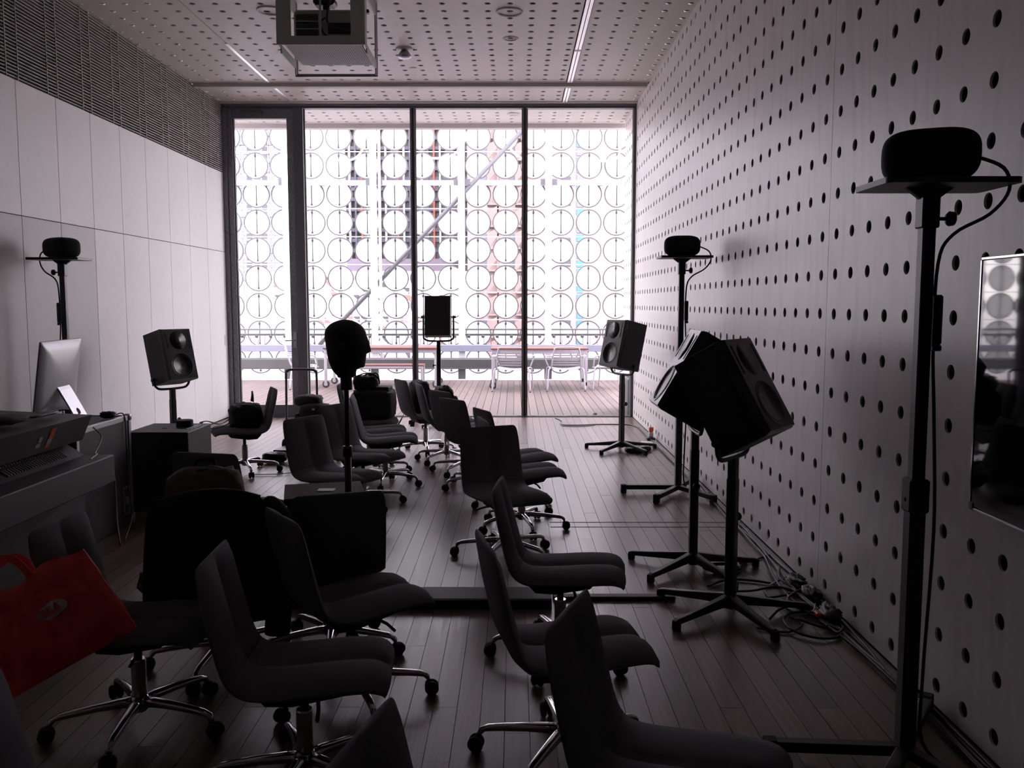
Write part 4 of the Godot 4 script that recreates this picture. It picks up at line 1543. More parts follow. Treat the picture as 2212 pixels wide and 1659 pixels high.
# ================================================================== pole stands with small speakers, dummy head
func pole_stand(at, turn, base_turn, h, plate_turn, label, splabel, sp_turn):
	var t = thing("pole_stand", label, "stand", at, turn, "tall pole stands")
	for k in 4:
		var st = S()
		bx(st, Vector3(-0.02, 0.03, -0.46), Vector3(0.02, 0.066, -0.02), 0.003)
		var l = obj("leg", st, "stand_black", t)
		l.rotation.y = deg_to_rad([90, 148, 207, 330][k] + base_turn)
		st = S()
		bx(st, Vector3(-0.022, 0.0, -0.465), Vector3(0.022, 0.07, -0.42), 0.004)
		obj("foot", st, "rubber", l)
	var st = S()
	bx(st, Vector3(-0.026, 0.03, -0.026), Vector3(0.026, 0.93, 0.026), 0.004)
	obj("lower_pole", st, "stand_black", t)
	st = S()
	bx(st, Vector3(-0.021, 0.90, -0.021), Vector3(0.021, h - 0.01, 0.021), 0.004)
	obj("upper_pole", st, "stand_black", t)
	st = S()
	bx(st, Vector3(-0.033, 0.86, -0.033), Vector3(0.033, 0.97, 0.033), 0.006)
	var co = obj("collar", st, "black_plastic", t)
	for s in [[0.033, 0.93, -1], [-0.033, 0.90, 1]]:
		st = S()
		lathe(st, [Vector2(0.0, 0.0), Vector2(0.008, 0.0), Vector2(0.008, 0.03), Vector2(0.022, 0.032), Vector2(0.024, 0.046), Vector2(0.018, 0.056), Vector2(0.0, 0.058)], 12, Transform3D(Basis(Vector3.FORWARD, -s[2] * PI / 2 * -1), Vector3(s[0], s[1], 0)))
		obj("clamp_knob", st, "black_plastic", co)
	st = S()
	bx(st, Vector3(-0.028, h - 0.13, -0.028), Vector3(0.028, h - 0.006, 0.028), 0.004)
	obj("socket", st, "stand_black", t)
	st = S()
	lathe(st, [Vector2(0.0, 0.0), Vector2(0.006, 0.0), Vector2(0.006, 0.03), Vector2(0.016, 0.032), Vector2(0.024, 0.04), Vector2(0.022, 0.055), Vector2(0.0, 0.06)], 10, Transform3D(Basis(Vector3.FORWARD, PI / 2), Vector3(0.028, h - 0.10, 0)))
	obj("thumb_screw", st, "black_plastic", t)
	st = S()
	prism(st, round_rect(0.41, 0.27, 0.02), 0.0, 0.018, Transform3D(Basis(Vector3.RIGHT, -PI / 2), Vector3(0.02, h - 0.004, 0)))
	for s in [-1, 1]:
		prism(st, PackedVector2Array([Vector2(0.028, -0.035), Vector2(0.028, 0.0), Vector2(0.075, 0.0)]), -0.01, 0.01, Transform3D(Basis(Vector3.UP, 0 if s > 0 else PI), Vector3(0, h - 0.004, 0)))
	var pl = obj("top_plate", st, "stand_black", t)
	# the small round speaker resting on the plate
	var sp = thing("portable_speaker", splabel, "speaker", at + Vector3(0, h + 0.012, 0), sp_turn, "small rounded portable speakers")
	st = S()
	blob(st, Vector3(0, 0.0815, 0), Vector3(0.285, 0.163, 0.215), 0.6, 3, 0.0, Transform3D(), 36, 22)
	obj("body", st, "mesh_fabric", sp)
	st = S()
	box(st, Vector3(-0.105, 0.085, 0.078), Vector3(0.012, 0.022, 0.006), 0.001, Transform3D(Basis(Vector3.UP, 0)))
	var lb = obj("badge", st, "label_white", sp)
	# its supply cord down the pole
	var o = at
	st = S()
	var side = Basis(Vector3.UP, turn)
	var cp = []
	for v in [Vector3(0.125, h + 0.09, 0.03), Vector3(0.20, h + 0.05, 0.06), Vector3(0.215, h - 0.02, 0.07), Vector3(0.17, h - 0.09, 0.05), Vector3(0.075, h - 0.15, 0.02), Vector3(0.04, h - 0.24, 0.0), Vector3(0.036, h - 0.5, 0.0), Vector3(0.05, 1.15, 0.0), Vector3(0.06, 0.8, 0.01), Vector3(0.045, 0.3, 0.01), Vector3(0.05, 0.08, 0.02), Vector3(0.14, 0.012, 0.08), Vector3(0.25, 0.01, 0.05)]:
		cp.append(sp.transform.affine_inverse() * (o + side * v))
	tube(st, curve(cp, 5), 0.006, 6)
	var cd = obj("power_cord", st, "cable_black", sp)
	st = S()
	box(st, Vector3(0.042, h - 0.42, 0.0), Vector3(0.03, 0.16, 0.034), 0.006, sp.transform.affine_inverse() * Transform3D(side, o))
	obj("power_adapter", st, "black_plastic", cd)
	st = S()
	box(st, Vector3(0.044, h - 0.51, 0.0), Vector3(0.028, 0.02, 0.03), 0.004, sp.transform.affine_inverse() * Transform3D(side, o))
	obj("adapter_collar", st, "cable_blue", cd)

func build_pole_stands():
	pole_stand(Vector3(1.31, 0, -2.80), 0.0, -4, 1.905, 0, "black pole stand beside the wall display", "rounded black portable speaker on the stand by wall display", deg_to_rad(-22))
	pole_stand(Vector3(1.335, 0, -7.0), 0.0, 0, 1.90, 0, "black pole stand between the speaker stands at the perforated wall", "rounded black portable speaker before the perforated wall, above the monitor pair", deg_to_rad(-10))
	pole_stand(Vector3(-3.60, 0, -6.98), PI, 0, 1.885, 0, "black pole stand behind the silver computer", "rounded black portable speaker on the stand by the white wall", deg_to_rad(150))
	dummy_head()

func dummy_head():
	var at = Vector3(-0.915, 0, -4.72)
	var s0 = thing("head_stand", "black pole stand carrying the dummy head", "stand", at)
	var st = S()
	cyl(st, Vector3(0, 0.02, 0), Vector3(0, 0.75, 0), 0.019, 14)
	obj("lower_pole", st, "stand_black", s0)
	st = S()
	cyl(st, Vector3(0, 0.70, 0), Vector3(0, 1.15, 0), 0.0135, 14)
	obj("upper_pole", st, "stand_black", s0)
	st = S()
	cyl(st, Vector3(0, 0.70, 0), Vector3(0, 0.76, 0), 0.026, 14)
	obj("collar", st, "black_plastic", s0)
	st = S()
	cyl(st, Vector3(0, 1.07, 0), Vector3(0, 1.145, 0), 0.032, 16)
	obj("head_socket", st, "stand_black", s0)
	st = S()
	lathe(st, [Vector2(0.0, 0.0), Vector2(0.15, 0.0), Vector2(0.15, 0.012), Vector2(0.03, 0.022), Vector2(0.0, 0.022)], 28, Transform3D(), false)
	obj("base_plate", st, "stand_black", s0)
	# the head looks along local -z
	var h = thing("dummy_head", "black faceless binaural dummy head with a straight wedge nose", "dummy head", at + Vector3(0, 1.145, 0), heading(84))
	h.scale = Vector3.ONE * 1.07
	var k = 0.000339
	# y, back, front of the silhouette; half width
	var prof = [[0.000, 0.044, 0.050, 0.046], [0.03, 0.069, 0.054, 0.058], [0.042, 0.074, 0.075, 0.064], [0.047, 0.076, 0.092, 0.066], [0.081, 0.088, 0.100, 0.073], [0.112, 0.094, 0.104, 0.077], [0.166, 0.101, 0.108, 0.082], [0.20, 0.105, 0.107, 0.083], [0.234, 0.101, 0.098, 0.078], [0.262, 0.078, 0.074, 0.060], [0.279, 0.045, 0.042, 0.035], [0.286, 0.016, 0.014, 0.012]]
	var rings = []
	for i in prof.size() - 1:
		var a = prof[maxi(i - 1, 0)]
		var b = prof[i]
		var c = prof[i + 1]
		var d = prof[mini(i + 2, prof.size() - 1)]
		for j in 4:
			var v = []
			for e in 4: v.append(cubic_interpolate(b[e], c[e], a[e], d[e], j / 4.0))
			rings.append(head_ring(v))
	rings.append(head_ring(prof[prof.size() - 1]))
	st = S()
	loft(st, rings)
	# ears
	obj("head", st, "speaker_black", h)
	for s in [-1, 1]:
		st = S()
		blob(st, Vector3(s * 0.081, 0.145, 0.012), Vector3(0.022, 0.062, 0.036), 0.8, 4, 0.0, Transform3D(), 14, 10)
		obj("ear", st, "speaker_cone", h)
	st = S()
	bx(st, Vector3(-0.045, -0.005, -0.04), Vector3(0.045, 0.004, 0.04), 0.002)
	obj("neck_plate", st, "stand_black", h)

func head_ring(v) -> PackedVector3Array:
	var ring := PackedVector3Array()
	var n = 40
	var y = v[0]
	# the nose leaves the brow at 0.2 and ends in a flat underside at 0.118
	var nose = 0.0
	if y > 0.114 and y < 0.205: nose = clampf((0.205 - y) / 0.085, 0, 1) * 0.024 * clampf((y - 0.114) / 0.004, 0, 1)
	for k in n:
		var a = TAU * k / n
		var dz = -cos(a)
		var x = sin(a) * v[3]
		var z = dz * (v[2] if dz < 0 else v[1])
		if nose > 0:
			var w = absf(x) / 0.02
			if dz < 0 and w < 1.0: z -= nose * (1.0 - w)
		ring.append(Vector3(x, y, z))
	return ring

# ================================================================== desk side by the left wall
func build_left_desk():
	# mixing console facing the room
	var c = thing("mixing_console", "dark mixing console with stickers and a patch strip under its hood", "console", Vector3(-2.8, 0, -4.35))
	var o = -c.position
	var z0 = -5.22
	var z1 = -3.5
	var st = S()
	bx(st, Vector3(-3.25, 0.0, z0) + o, Vector3(-2.62, 0.46, z1) + o, 0.008)
	obj("plinth", st, "console_black", c)
	st = S()
	bx(st, Vector3(-3.25, 0.46, z0) + o, Vector3(-2.43, 0.625, z1) + o, 0.006)
	obj("ledge", st, "console_dark", c)
	st = S()
	prism(st, PackedVector2Array([Vector2(-3.25, 0.71), Vector2(-2.62, 0.715), Vector2(-2.555, 0.868), Vector2(-3.25, 0.90)]), z0, z1, Transform3D(Basis(), o))
	var hood = obj("hood", st, "console_dark", c)
	# stickers on the sloped hood face
	var n = Vector3(0.153, -0.065, 0).normalized()
	var up = Vector3(0.065, 0.153, 0).normalized()
	var base = Vector3(-2.62, 0.715, 0)
	for s in [[-4.80, 0.112, 0.05, 0.06, "sticker_orange"], [-4.795, 0.066, 0.048, 0.032, "sticker_grey"], [-4.79, 0.038, 0.044, 0.022, "sticker_orange"], [-4.69, 0.09, 0.036, 0.03, "sticker_grey"], [-4.685, 0.055, 0.046, 0.024, "sticker_grey"]]:
		st = S()
		var p = base + up * s[1] + n * 0.0015
		var xf = Transform3D(Basis(n, up, n.cross(up)), Vector3(p.x, p.y, s[0]) + o)
		box(st, Vector3.ZERO, Vector3(0.002, s[3], s[2]), 0.0, xf)
		obj("sticker", st, s[4], hood)
	# patch strip: rows of small keys on the ledge under the hood
	st = S()
	prism(st, PackedVector2Array([Vector2(-3.2, 0.625), Vector2(-2.60, 0.625), Vector2(-2.74, 0.712), Vector2(-3.2, 0.712)]), z0 + 0.02, z1 - 0.02, Transform3D(Basis(), o))
	var strip = obj("patch_strip", st, "console_black", c)
	st = S()
	box(st, Vector3.ZERO, Vector3(0.05, 0.012, 0.014), 0.002, Transform3D(Basis(Vector3.BACK, -0.556)))
	st.generate_normals(); st.index()
	var km = st.commit()
	for i in 24:
		for r in 2:
			var k = obj("key", km, "keys_grey", strip)
			k.position = Vector3(-2.703 + r * 0.058, 0.691 - r * 0.036, -4.45 - i * 0.0255) + o
	# flight case with aluminium edges
	var fc = thing("flight_case", "grey flight case with aluminium edges and a recessed latch", "flight case", Vector3(-3.0, 0, -5.72))
	o = -fc.position
	var x0 = -3.4
	var x1 = -2.70
	var za = -6.05
	var zb = -5.30
	var H = 0.755
	st = S()
	bx(st, Vector3(x0, 0.0, za) + o, Vector3(x1, H, zb) + o, 0.004)
	obj("body", st, "case_grey", fc)
	var e = 0.028
	for ed in [
		[Vector3(x1 - 0.004, 0, za - 0.004), Vector3(x1 + 0.006, H + 0.006, za + e)],
		[Vector3(x1 - 0.004, 0, zb - e), Vector3(x1 + 0.006, H + 0.006, zb + 0.004)],
		[Vector3(x1 - 0.004, H - e, za + e), Vector3(x1 + 0.006, H + 0.006, zb - e)],
		[Vector3(x1 - e, H - 0.004, za + e), Vector3(x1 - 0.004, H + 0.006, zb - e)],
		[Vector3(x1 - e, 0, za - 0.006), Vector3(x1 - 0.004, H, za + 0.004)],
		[Vector3(x0, H - 0.004, zb - e), Vector3(x1 - e, H + 0.006, zb + 0.004)],
		[Vector3(x0, H - 0.004, za - 0.004), Vector3(x1 - e, H + 0.006, za + e)]]:
		st = S()
		bx(st, ed[0] + o, ed[1] + o, 0.002)
		obj("edge_profile", st, "alu", fc)
	for zc in [za + 0.012, zb - 0.012]:
		st = S()
		blob(st, Vector3(x1 - 0.008, H - 0.008, zc) + o, Vector3(0.05, 0.05, 0.05), 0.6, 2, 0.0, Transform3D(), 14, 10)
		obj("ball_corner", st, "alu", fc)
		st = S()
		blob(st, Vector3(x1 - 0.008, 0.022, zc) + o, Vector3(0.05, 0.05, 0.05), 0.6, 2, 0.0, Transform3D(), 14, 10)
		obj("ball_corner", st, "alu", fc)
	st = S()
	for r in [[0.08, 0.27, -5.995, -5.985], [0.08, 0.27, -5.915, -5.905]]:
		bx(st, Vector3(x1, r[0], r[2]) + o, Vector3(x1 + 0.006, r[1], r[3]) + o, 0.001)
	for r in [[0.262, 0.272], [0.08, 0.09]]:
		bx(st, Vector3(x1, r[0], -5.995) + o, Vector3(x1 + 0.006, r[1], -5.905) + o, 0.001)
	bx(st, Vector3(x1, 0.15, -5.965) + o, Vector3(x1 + 0.012, 0.2, -5.93) + o, 0.002)
	obj("latch", st, "alu", fc)
	# desktop computer standing on the case, its back to the room
	var im = thing("desktop_computer", "silver all-in-one computer seen from behind on the flight case", "computer", Vector3(-3.02, H + 0.007, -5.68), heading(-96))
	st = S()
	var rings = []
	for r in [[0.0, 1.0], [0.004, 1.0], [0.010, 0.985], [0.03, 0.75], [0.042, 0.4], [0.046, 0.05]]:
		var ring := PackedVector3Array()
		for p in round_rect(0.65 * r[1], 0.49 * r[1], minf(0.012 + 0.05 * (1.0 - r[1]), 0.2 * r[1])): ring.append(Vector3(p.x, 0.30 + p.y, r[0]))
		rings.append(ring)
	var tilt = Transform3D(Basis(Vector3.RIGHT, deg_to_rad(8)), Vector3(0, 0.0, -0.02))
	for i in rings.size():
		for k in rings[i].size(): rings[i][k] = tilt * rings[i][k]
	loft(st, rings)
	var bk = obj("housing", st, "alu_back", im)
	st = S()
	box(st, Vector3(0, 0.30, -0.0015), Vector3(0.64, 0.48, 0.003), 0.001, tilt)
	obj("screen", st, "screen_black", bk)
	for i in 4:
		st = S()
		box(st, Vector3(0.20 , 0.475 - i * 0.028, 0.0235 + i * 0.0012), Vector3(0.018, 0.014, 0.004), 0.001, tilt)
		obj("port", st, "joint_dark", bk)
	st = S()
	rings = []
	for p in [[0.262, 0.03, 0.006], [0.21, 0.066, 0.005], [0.10, 0.125, 0.004], [0.012, 0.168, 0.004], [0.004, 0.165, 0.003]]:
		rings.append(PackedVector3Array([Vector3(-0.095, p[0], p[1] - p[2]), Vector3(0.095, p[0], p[1] - p[2]), Vector3(0.095, p[0] + p[2], p[1] + p[2]), Vector3(-0.095, p[0] + p[2], p[1] + p[2])]))
	loft(st, rings, false)
	obj("stand_leg", st, "alu", im)
	st = S()
	bx(st, Vector3(-0.095, 0.0, -0.06), Vector3(0.095, 0.006, 0.172), 0.002)
	obj("stand_foot", st, "alu", im)
	st = S()
	lathe(st, [Vector2(0.0, -0.004), Vector2(0.022, -0.004), Vector2(0.022, 0.005), Vector2(0.0, 0.005)], 18, Transform3D(Basis(Vector3.RIGHT, deg_to_rad(62)), Vector3(0, 0.07, 0.142)), false)
	obj("cable_eye", st, "joint_dark", im)
	# cords behind it
	var paths = [
		[[Vector3(-2.72, 0.775, -5.5), Vector3(-2.82, 0.80, -5.62), Vector3(-2.90, 0.83, -5.70), Vector3(-2.98, 0.84, -5.62), Vector3(-2.96, 0.775, -5.45)], "cable_black", "black cord looping through the eye of the computer stand"],
		[[Vector3(-2.64, 0.765, -5.4), Vector3(-2.60, 0.70, -5.42), Vector3(-2.56, 0.63, -5.25), Vector3(-2.50, 0.64, -5.15), Vector3(-2.47, 0.634, -5.0)], "cable_white", "pale cord running from the flight case to the console ledge"],
		[[Vector3(-2.76, 0.77, -5.95), Vector3(-2.695, 0.768, -5.96), Vector3(-2.686, 0.55, -5.955), Vector3(-2.684, 0.30, -5.95), Vector3(-2.60, 0.1, -5.8), Vector3(-2.52, 0.01, -5.5)], "cable_black", "thin black cord hanging down the flight case edge"],
		[[Vector3(-2.62, 0.40, -5.62), Vector3(-2.60, 0.28, -5.58), Vector3(-2.56, 0.14, -5.5), Vector3(-2.5, 0.008, -5.4)], "cable_white", "pale cord dropping beside the flight case latch"]]
	for p in paths:
		st = S()
		tube(st, curve(p[0], 6), 0.0045, 6)
		tag(obj("desk_cord", st, p[1]), p[2], "cord")
	st = S()
	blob(st, Vector3(-2.76, 0.785, -5.86), Vector3(0.10, 0.045, 0.07), 0.7, 5, 0.2)
	tag(obj("cable_knot", st, "cable_black"), "small tangle of black plugs on the flight case top", "plugs")
	st = S()
	blob(st, Vector3(-2.72, 0.918, -4.62), Vector3(0.16, 0.05, 0.26), 0.8, 9, 0.08)
	tag(obj("headphone_pouch", st, "bag_black"), "black soft pouch lying on the console hood", "pouch")
	st = S()
	blob(st, Vector3(-2.70, 0.905, -4.95), Vector3(0.06, 0.02, 0.30), 0.8, 10, 0.1)
	tag(obj("cable_roll", st, "cable_black"), "flat black cable roll on the console hood", "cable")
	# subwoofer
	var sw = thing("subwoofer", "large dark subwoofer box standing on the floor behind the chairs", "subwoofer", Vector3(-2.60, 0, -6.5))
	st = S()
	bx(st, Vector3(-0.225, 0.012, -0.25), Vector3(0.225, 0.605, 0.235), 0.006)
	obj("cabinet", st, "sub_black", sw)
	for s in [[-1, -1], [1, -1], [-1, 1], [1, 1]]:
		st = S()
		cyl(st, Vector3(s[0] * 0.18, 0.0, s[1] * 0.19), Vector3(s[0] * 0.18, 0.014, s[1] * 0.19), 0.02, 12)
		obj("foot", st, "rubber", sw)
	st = S()
	lathe(st, [Vector2(0.0, 0.0), Vector2(0.018, 0.0), Vector2(0.018, 0.002), Vector2(0.0, 0.002)], 14, Transform3D(Basis(), Vector3(-0.03, 0.605, 0.02)))
	obj("pole_socket", st, "void_black", sw)
	st = S()
	lathe(st, [Vector2(0.0, 0.0), Vector2(0.06, 0.0), Vector2(0.062, 0.004), Vector2(0.062, 0.046), Vector2(0.058, 0.05), Vector2(0.0, 0.048)], 30, Transform3D(Basis(), Vector3(-2.515, 0.605, -6.58)), false)
	tag(obj("tape_roll", st, "rubber"), "thick black roll standing flat on the subwoofer", "roll")
	for k in 2:
		st = S()
		box(st, Vector3(-2.445 + k * 0.028, 0.6058, -6.55), Vector3(0.012, 0.0014, 0.22), 0.0, Transform3D())
		tag(obj("white_strip", st, "paper"), "narrow white strip lying on the subwoofer edge", "strip", "white strips on the subwoofer")
	# low table with a card
	var t = thing("low_table", "low dark table among the chairs with a white card on it", "table", Vector3(-1.14, 0, -5.13), deg_to_rad(14))
	st = S()
	bx(st, Vector3(-0.23, 0.40, -0.2), Vector3(0.23, 0.43, 0.22), 0.004)
	obj("top", st, "table_dark", t)
	for s in [[-1, -1], [1, -1], [-1, 1], [1, 1]]:
		st = S()
		bx(st, Vector3(s[0] * 0.2 - 0.015, 0, s[1] * 0.18 - 0.015), Vector3(s[0] * 0.2 + 0.015, 0.40, s[1] * 0.18 + 0.015), 0.003)
		obj("leg", st, "stand_black", t)
	st = S()
	box(st, Vector3(-1.12, 0.4325, -5.10), Vector3(0.10, 0.005, 0.07), 0.001, Transform3D())
	tag(obj("card", st, "paper"), "white card lying on the low dark table", "card")

# ================================================================== bags
func strap(called, pts, w, m, label, parent = null):
	var st = S()
	var c = curve(pts, 6)
	var rings = []
	for i in c.size():
		var d = (c[mini(i + 1, c.size() - 1)] - c[maxi(i - 1, 0)]).normalized()
		var s = d.cross(Vector3.UP)
		if s.length() < 0.2: s = Vector3.RIGHT
		s = s.normalized() * w * 0.5
		var n = s.cross(d).normalized() * 0.0025
		rings.append(PackedVector3Array([c[i] - s - n, c[i] + s - n, c[i] + s + n, c[i] - s + n]))
	loft(st, rings, false)
	var o = obj(called, st, m, parent)
	if parent == null: tag(o, label, "strap")
	return o

func build_bags():
	# red shopping bag, tipped over on a seat
	var ctr = Vector3(-1.52, 0.505, -2.785)
	var rb = thing("shopping_bag", "crumpled red shopping bag with a white oval print", "bag", ctr)
	rb.rotation = Vector3(deg_to_rad(-14), deg_to_rad(4), deg_to_rad(29))
	var nz := FastNoiseLite.new()
	nz.seed = 31; nz.frequency = 5.0; nz.fractal_octaves = 3
	var surf = func(u, v, s):
		var wv = 1.0 - 0.10 * v      # slightly narrower at the mouth
		var bulge = 0.036 * pow(maxf(0.0, (1 - u * u)) * maxf(0.0, (1 - v * v)), 0.5)
		var wr = nz.get_noise_3d(u * 0.32, v * 0.32, s * 0.7) * 0.016 + nz.get_noise_3d(u * 0.9 + 7, v * 0.25 + u * 0.6, s) * 0.010
		var sag = 0.012 * sin(u * 5.0) * maxf(0, v)
		return Vector3(u * 0.20 * wv, v * 0.165 + sag, s * (bulge + 0.003) + wr)
	var st = S()
	var nu = 34
	var nv = 30
	for s in [1, -1]:
		var t := PackedVector3Array()
		for i in nu:
			for j in nv:
				var u0 = -1.0 + 2.0 * i / nu
				var u1 = -1.0 + 2.0 * (i + 1) / nu
				var v0 = -1.0 + 2.0 * j / nv
				var v1 = -1.0 + 2.0 * (j + 1) / nv
				var a = surf.call(u0, v0, s)
				var b = surf.call(u1, v0, s)
				var c = surf.call(u1, v1, s)
				var d = surf.call(u0, v1, s)
				if s > 0: q(t, a, b, c, d)
				else: q(t, a, d, c, b)
		var g = sg
		sg += 1
		for i in range(0, t.size(), 3):
			st.set_smooth_group(g); st.add_vertex(t[i])
			st.set_smooth_group(g); st.add_vertex(t[i + 2])
			st.set_smooth_group(g); st.add_vertex(t[i + 1])
	# rim joining both sides
	var rim := PackedVector3Array()
	for i in nu:
		for e in [-1.0, 1.0]:
			var u0 = -1.0 + 2.0 * i / nu
			var u1 = -1.0 + 2.0 * (i + 1) / nu
			q(rim, surf.call(u0, e, 1), surf.call(u1, e, 1), surf.call(u1, e, -1), surf.call(u0, e, -1))
	for j in nv:
		for e in [-1.0, 1.0]:
			var v0 = -1.0 + 2.0 * j / nv
			var v1 = -1.0 + 2.0 * (j + 1) / nv
			q(rim, surf.call(e, v0, 1), surf.call(e, v1, 1), surf.call(e, v1, -1), surf.call(e, v0, -1))
	emit(st, rim, false, false)
	obj("body", st, "bag_red", rb)
	# print: white oval with red letters, laid on the cloth
	var oval := PackedVector3Array()
	var on = func(x, y, lift): return surf.call(x / 0.19, y / 0.165, 1) + Vector3(0, 0, lift)
	var oc = Vector2(0.02, 0.02)
	st = S()
	for rr in 4:
		for k in 40:
			var pr = []
			for ab in [[rr, k], [rr + 1, k], [rr + 1, k + 1], [rr, k + 1]]:
				var f = ab[0] / 4.0
				var an = TAU * ab[1] / 40
				pr.append(on.call(oc.x + cos(an) * 0.052 * f, oc.y + sin(an) * 0.025 * f, 0.0022))
			var t := PackedVector3Array()
			q(t, pr[0], pr[1], pr[2], pr[3])
			for i in range(0, 6, 3):
				st.set_smooth_group(-1); st.add_vertex(t[i])
				st.set_smooth_group(-1); st.add_vertex(t[i + 2])
				st.set_smooth_group(-1); st.add_vertex(t[i + 1])
	var ov = obj("oval_print", st, "print_white", rb)
	var tm := TextMesh.new()
	var f := SystemFont.new()
	f.font_names = PackedStringArray(["Droid Sans"])
	f.font_weight = 700
	tm.font = f
	tm.text = "IGA"; tm.font_size = 32; tm.pixel_size = 0.00122; tm.depth = 0.003
	var tx = obj("lettering", tm, "bag_red", rb)
	# letters sit flat on the cloth: turn them to its slope at the middle of the oval
	var du = (on.call(oc.x + 0.04, oc.y, 0.0) - on.call(oc.x - 0.04, oc.y, 0.0)).normalized()
	var dn = du.cross((on.call(oc.x, oc.y + 0.02, 0.0) - on.call(oc.x, oc.y - 0.02, 0.0)).normalized()).normalized()
	tx.transform = Transform3D(Basis(du, dn.cross(du), dn), on.call(oc.x, oc.y, 0.0) + dn * 0.0075)
	# handles
	for s in [1, -1]:
		var hp = []
		for v in [Vector3(-0.09, 0.145, s * 0.012), Vector3(-0.085, 0.20, s * 0.02), Vector3(-0.055, 0.245, s * 0.03), Vector3(0.0, 0.25, s * 0.035), Vector3(0.035, 0.215, s * 0.03), Vector3(0.045, 0.145, s * 0.012)]: hp.append(v + Vector3(-0.045, 0, 0))
		st = S()
		var c = curve(hp, 6)
		var rings = []
		for i in c.size():
			var d = (c[mini(i + 1, c.size() - 1)] - c[maxi(i - 1, 0)]).normalized()
			var sd = d.cross(Vector3.BACK).normalized() * 0.012
			rings.append(PackedVector3Array([c[i] - sd, c[i] - sd + Vector3(0, 0, 0.002), c[i] + sd + Vector3(0, 0, 0.002), c[i] + sd]))
		loft(st, rings, false)
		obj("handle", st, "bag_red", rb)
	# coat over a chair back
	var co = thing("coat", "black coat draped over a swivel chair back", "coat", Vector3(-1.185, 0.0, -3.31), heading(-12))
	var rings = []
	for p in [[0.29, 0.24, 0.05, -0.02], [0.32, 0.25, 0.055, -0.01], [0.45, 0.245, 0.062, 0.0], [0.60, 0.235, 0.062, 0.0], [0.70, 0.225, 0.06, 0.0], [0.765, 0.212, 0.054, 0.0], [0.79, 0.19, 0.04, 0.0], [0.797, 0.15, 0.015, 0.0]]:
		var ring := PackedVector3Array()
		for k in 36:
			var a = TAU * k / 36
			var fold = 1.0 + 0.10 * sin(a * 7 + p[0] * 3.0) * clampf((0.78 - p[0]) * 3.0, 0, 1)
			ring.append(Vector3(cos(a) * p[1] * (1.0 + 0.03 * sin(a * 5)), p[0], p[3] + sign(sin(a)) * pow(absf(sin(a)), 0.6) * p[2] * fold))
		rings.append(ring)
	st = S()
	loft(st, rings)
	obj("body", st, "coat_black", co)
	st = S()
	tube(st, curve([Vector3(0.20, 0.755, 0.02), Vector3(0.26, 0.70, 0.04), Vector3(0.275, 0.55, 0.05), Vector3(0.26, 0.38, 0.05), Vector3(0.25, 0.25, 0.06)], 6), [0.045, 0.05, 0.055, 0.055, 0.054, 0.054, 0.054, 0.054, 0.054, 0.054, 0.053, 0.053, 0.053, 0.053, 0.052, 0.052, 0.051, 0.05, 0.05, 0.05, 0.05, 0.05, 0.05, 0.05, 0.048], 12)
	obj("sleeve", st, "coat_black", co)
	st = S()
	tube(st, curve([Vector3(-0.18, 0.77, 0.0), Vector3(-0.06, 0.80, 0.01), Vector3(0.08, 0.802, 0.01), Vector3(0.19, 0.77, 0.0)], 6), 0.022, 10)
	obj("collar", st, "coat_black", co)
	# brown backpack on the same chair
	var bp = thing("backpack", "brown backpack standing on the seat behind the black coat", "backpack", Vector3(-1.32, 0.41, -3.66), heading(-12))
	st = S()
	blob(st, Vector3(0, 0.215, 0), Vector3(0.33, 0.43, 0.20), 0.5, 15, 0.05)
	obj("body", st, "bag_brown", bp)
	st = S()
	tube(st, curve([Vector3(-0.13, 0.30, 0.06), Vector3(-0.12, 0.385, 0.05), Vector3(0.0, 0.425, 0.03), Vector3(0.12, 0.385, 0.05), Vector3(0.14, 0.28, 0.06)], 6), 0.006, 6)
	obj("zip_seam", st, "bag_charcoal", bp)
	st = S()
	tube(st, curve([Vector3(-0.04, 0.42, -0.02), Vector3(-0.03, 0.455, -0.03), Vector3(0.03, 0.455, -0.03), Vector3(0.04, 0.42, -0.02)], 5), 0.008, 6)
	obj("grab_loop", st, "strap_black", bp)
	# tan pouch
	var tp = thing("tan_pouch", "small faceted tan pouch with a metal rim beside the red bag chair", "pouch", Vector3(-1.435, 0.405, -3.33), deg_to_rad(20))
	st = S()
	prism(st, PackedVector2Array([Vector2(-0.045, 0.03), Vector2(-0.02, 0.0), Vector2(0.03, 0.005), Vector2(0.05, 0.05), Vector2(0.035, 0.10), Vector2(-0.03, 0.085)]), -0.02, 0.02)
	obj("body", st, "pouch_tan", tp)
	st = S()
	tube(st, [Vector3(-0.032, 0.088, 0.022), Vector3(0.036, 0.104, 0.022)], 0.005, 8)
	obj("rim", st, "alu", tp)
	st = S()
	lathe(st, [Vector2(0.0, 0.0), Vector2(0.007, 0.0), Vector2(0.007, 0.004), Vector2(0.0, 0.004)], 12, Transform3D(Basis(Vector3.RIGHT, PI / 2), Vector3(-0.03, 0.04, 0.02)))
	obj("stud", st, "alu", tp)
	# handbag on the far left chair
	var hb = thing("handbag", "black handbag with a loop handle on the chair facing the wall", "handbag", Vector3(-2.47, 0.415, -7.86), heading(-115))
	st = S()
	blob(st, Vector3(0, 0.105, 0.02), Vector3(0.31, 0.23, 0.28), 0.6, 21, 0.13)
	obj("body", st, "bag_black", hb)
	st = S()
	tube(st, curve([Vector3(-0.05, 0.24, 0.07), Vector3(-0.04, 0.30, 0.08), Vector3(0.03, 0.32, 0.09), Vector3(0.07, 0.27, 0.1), Vector3(0.07, 0.22, 0.1)], 6), 0.009, 7)
	obj("handle", st, "strap_black", hb)
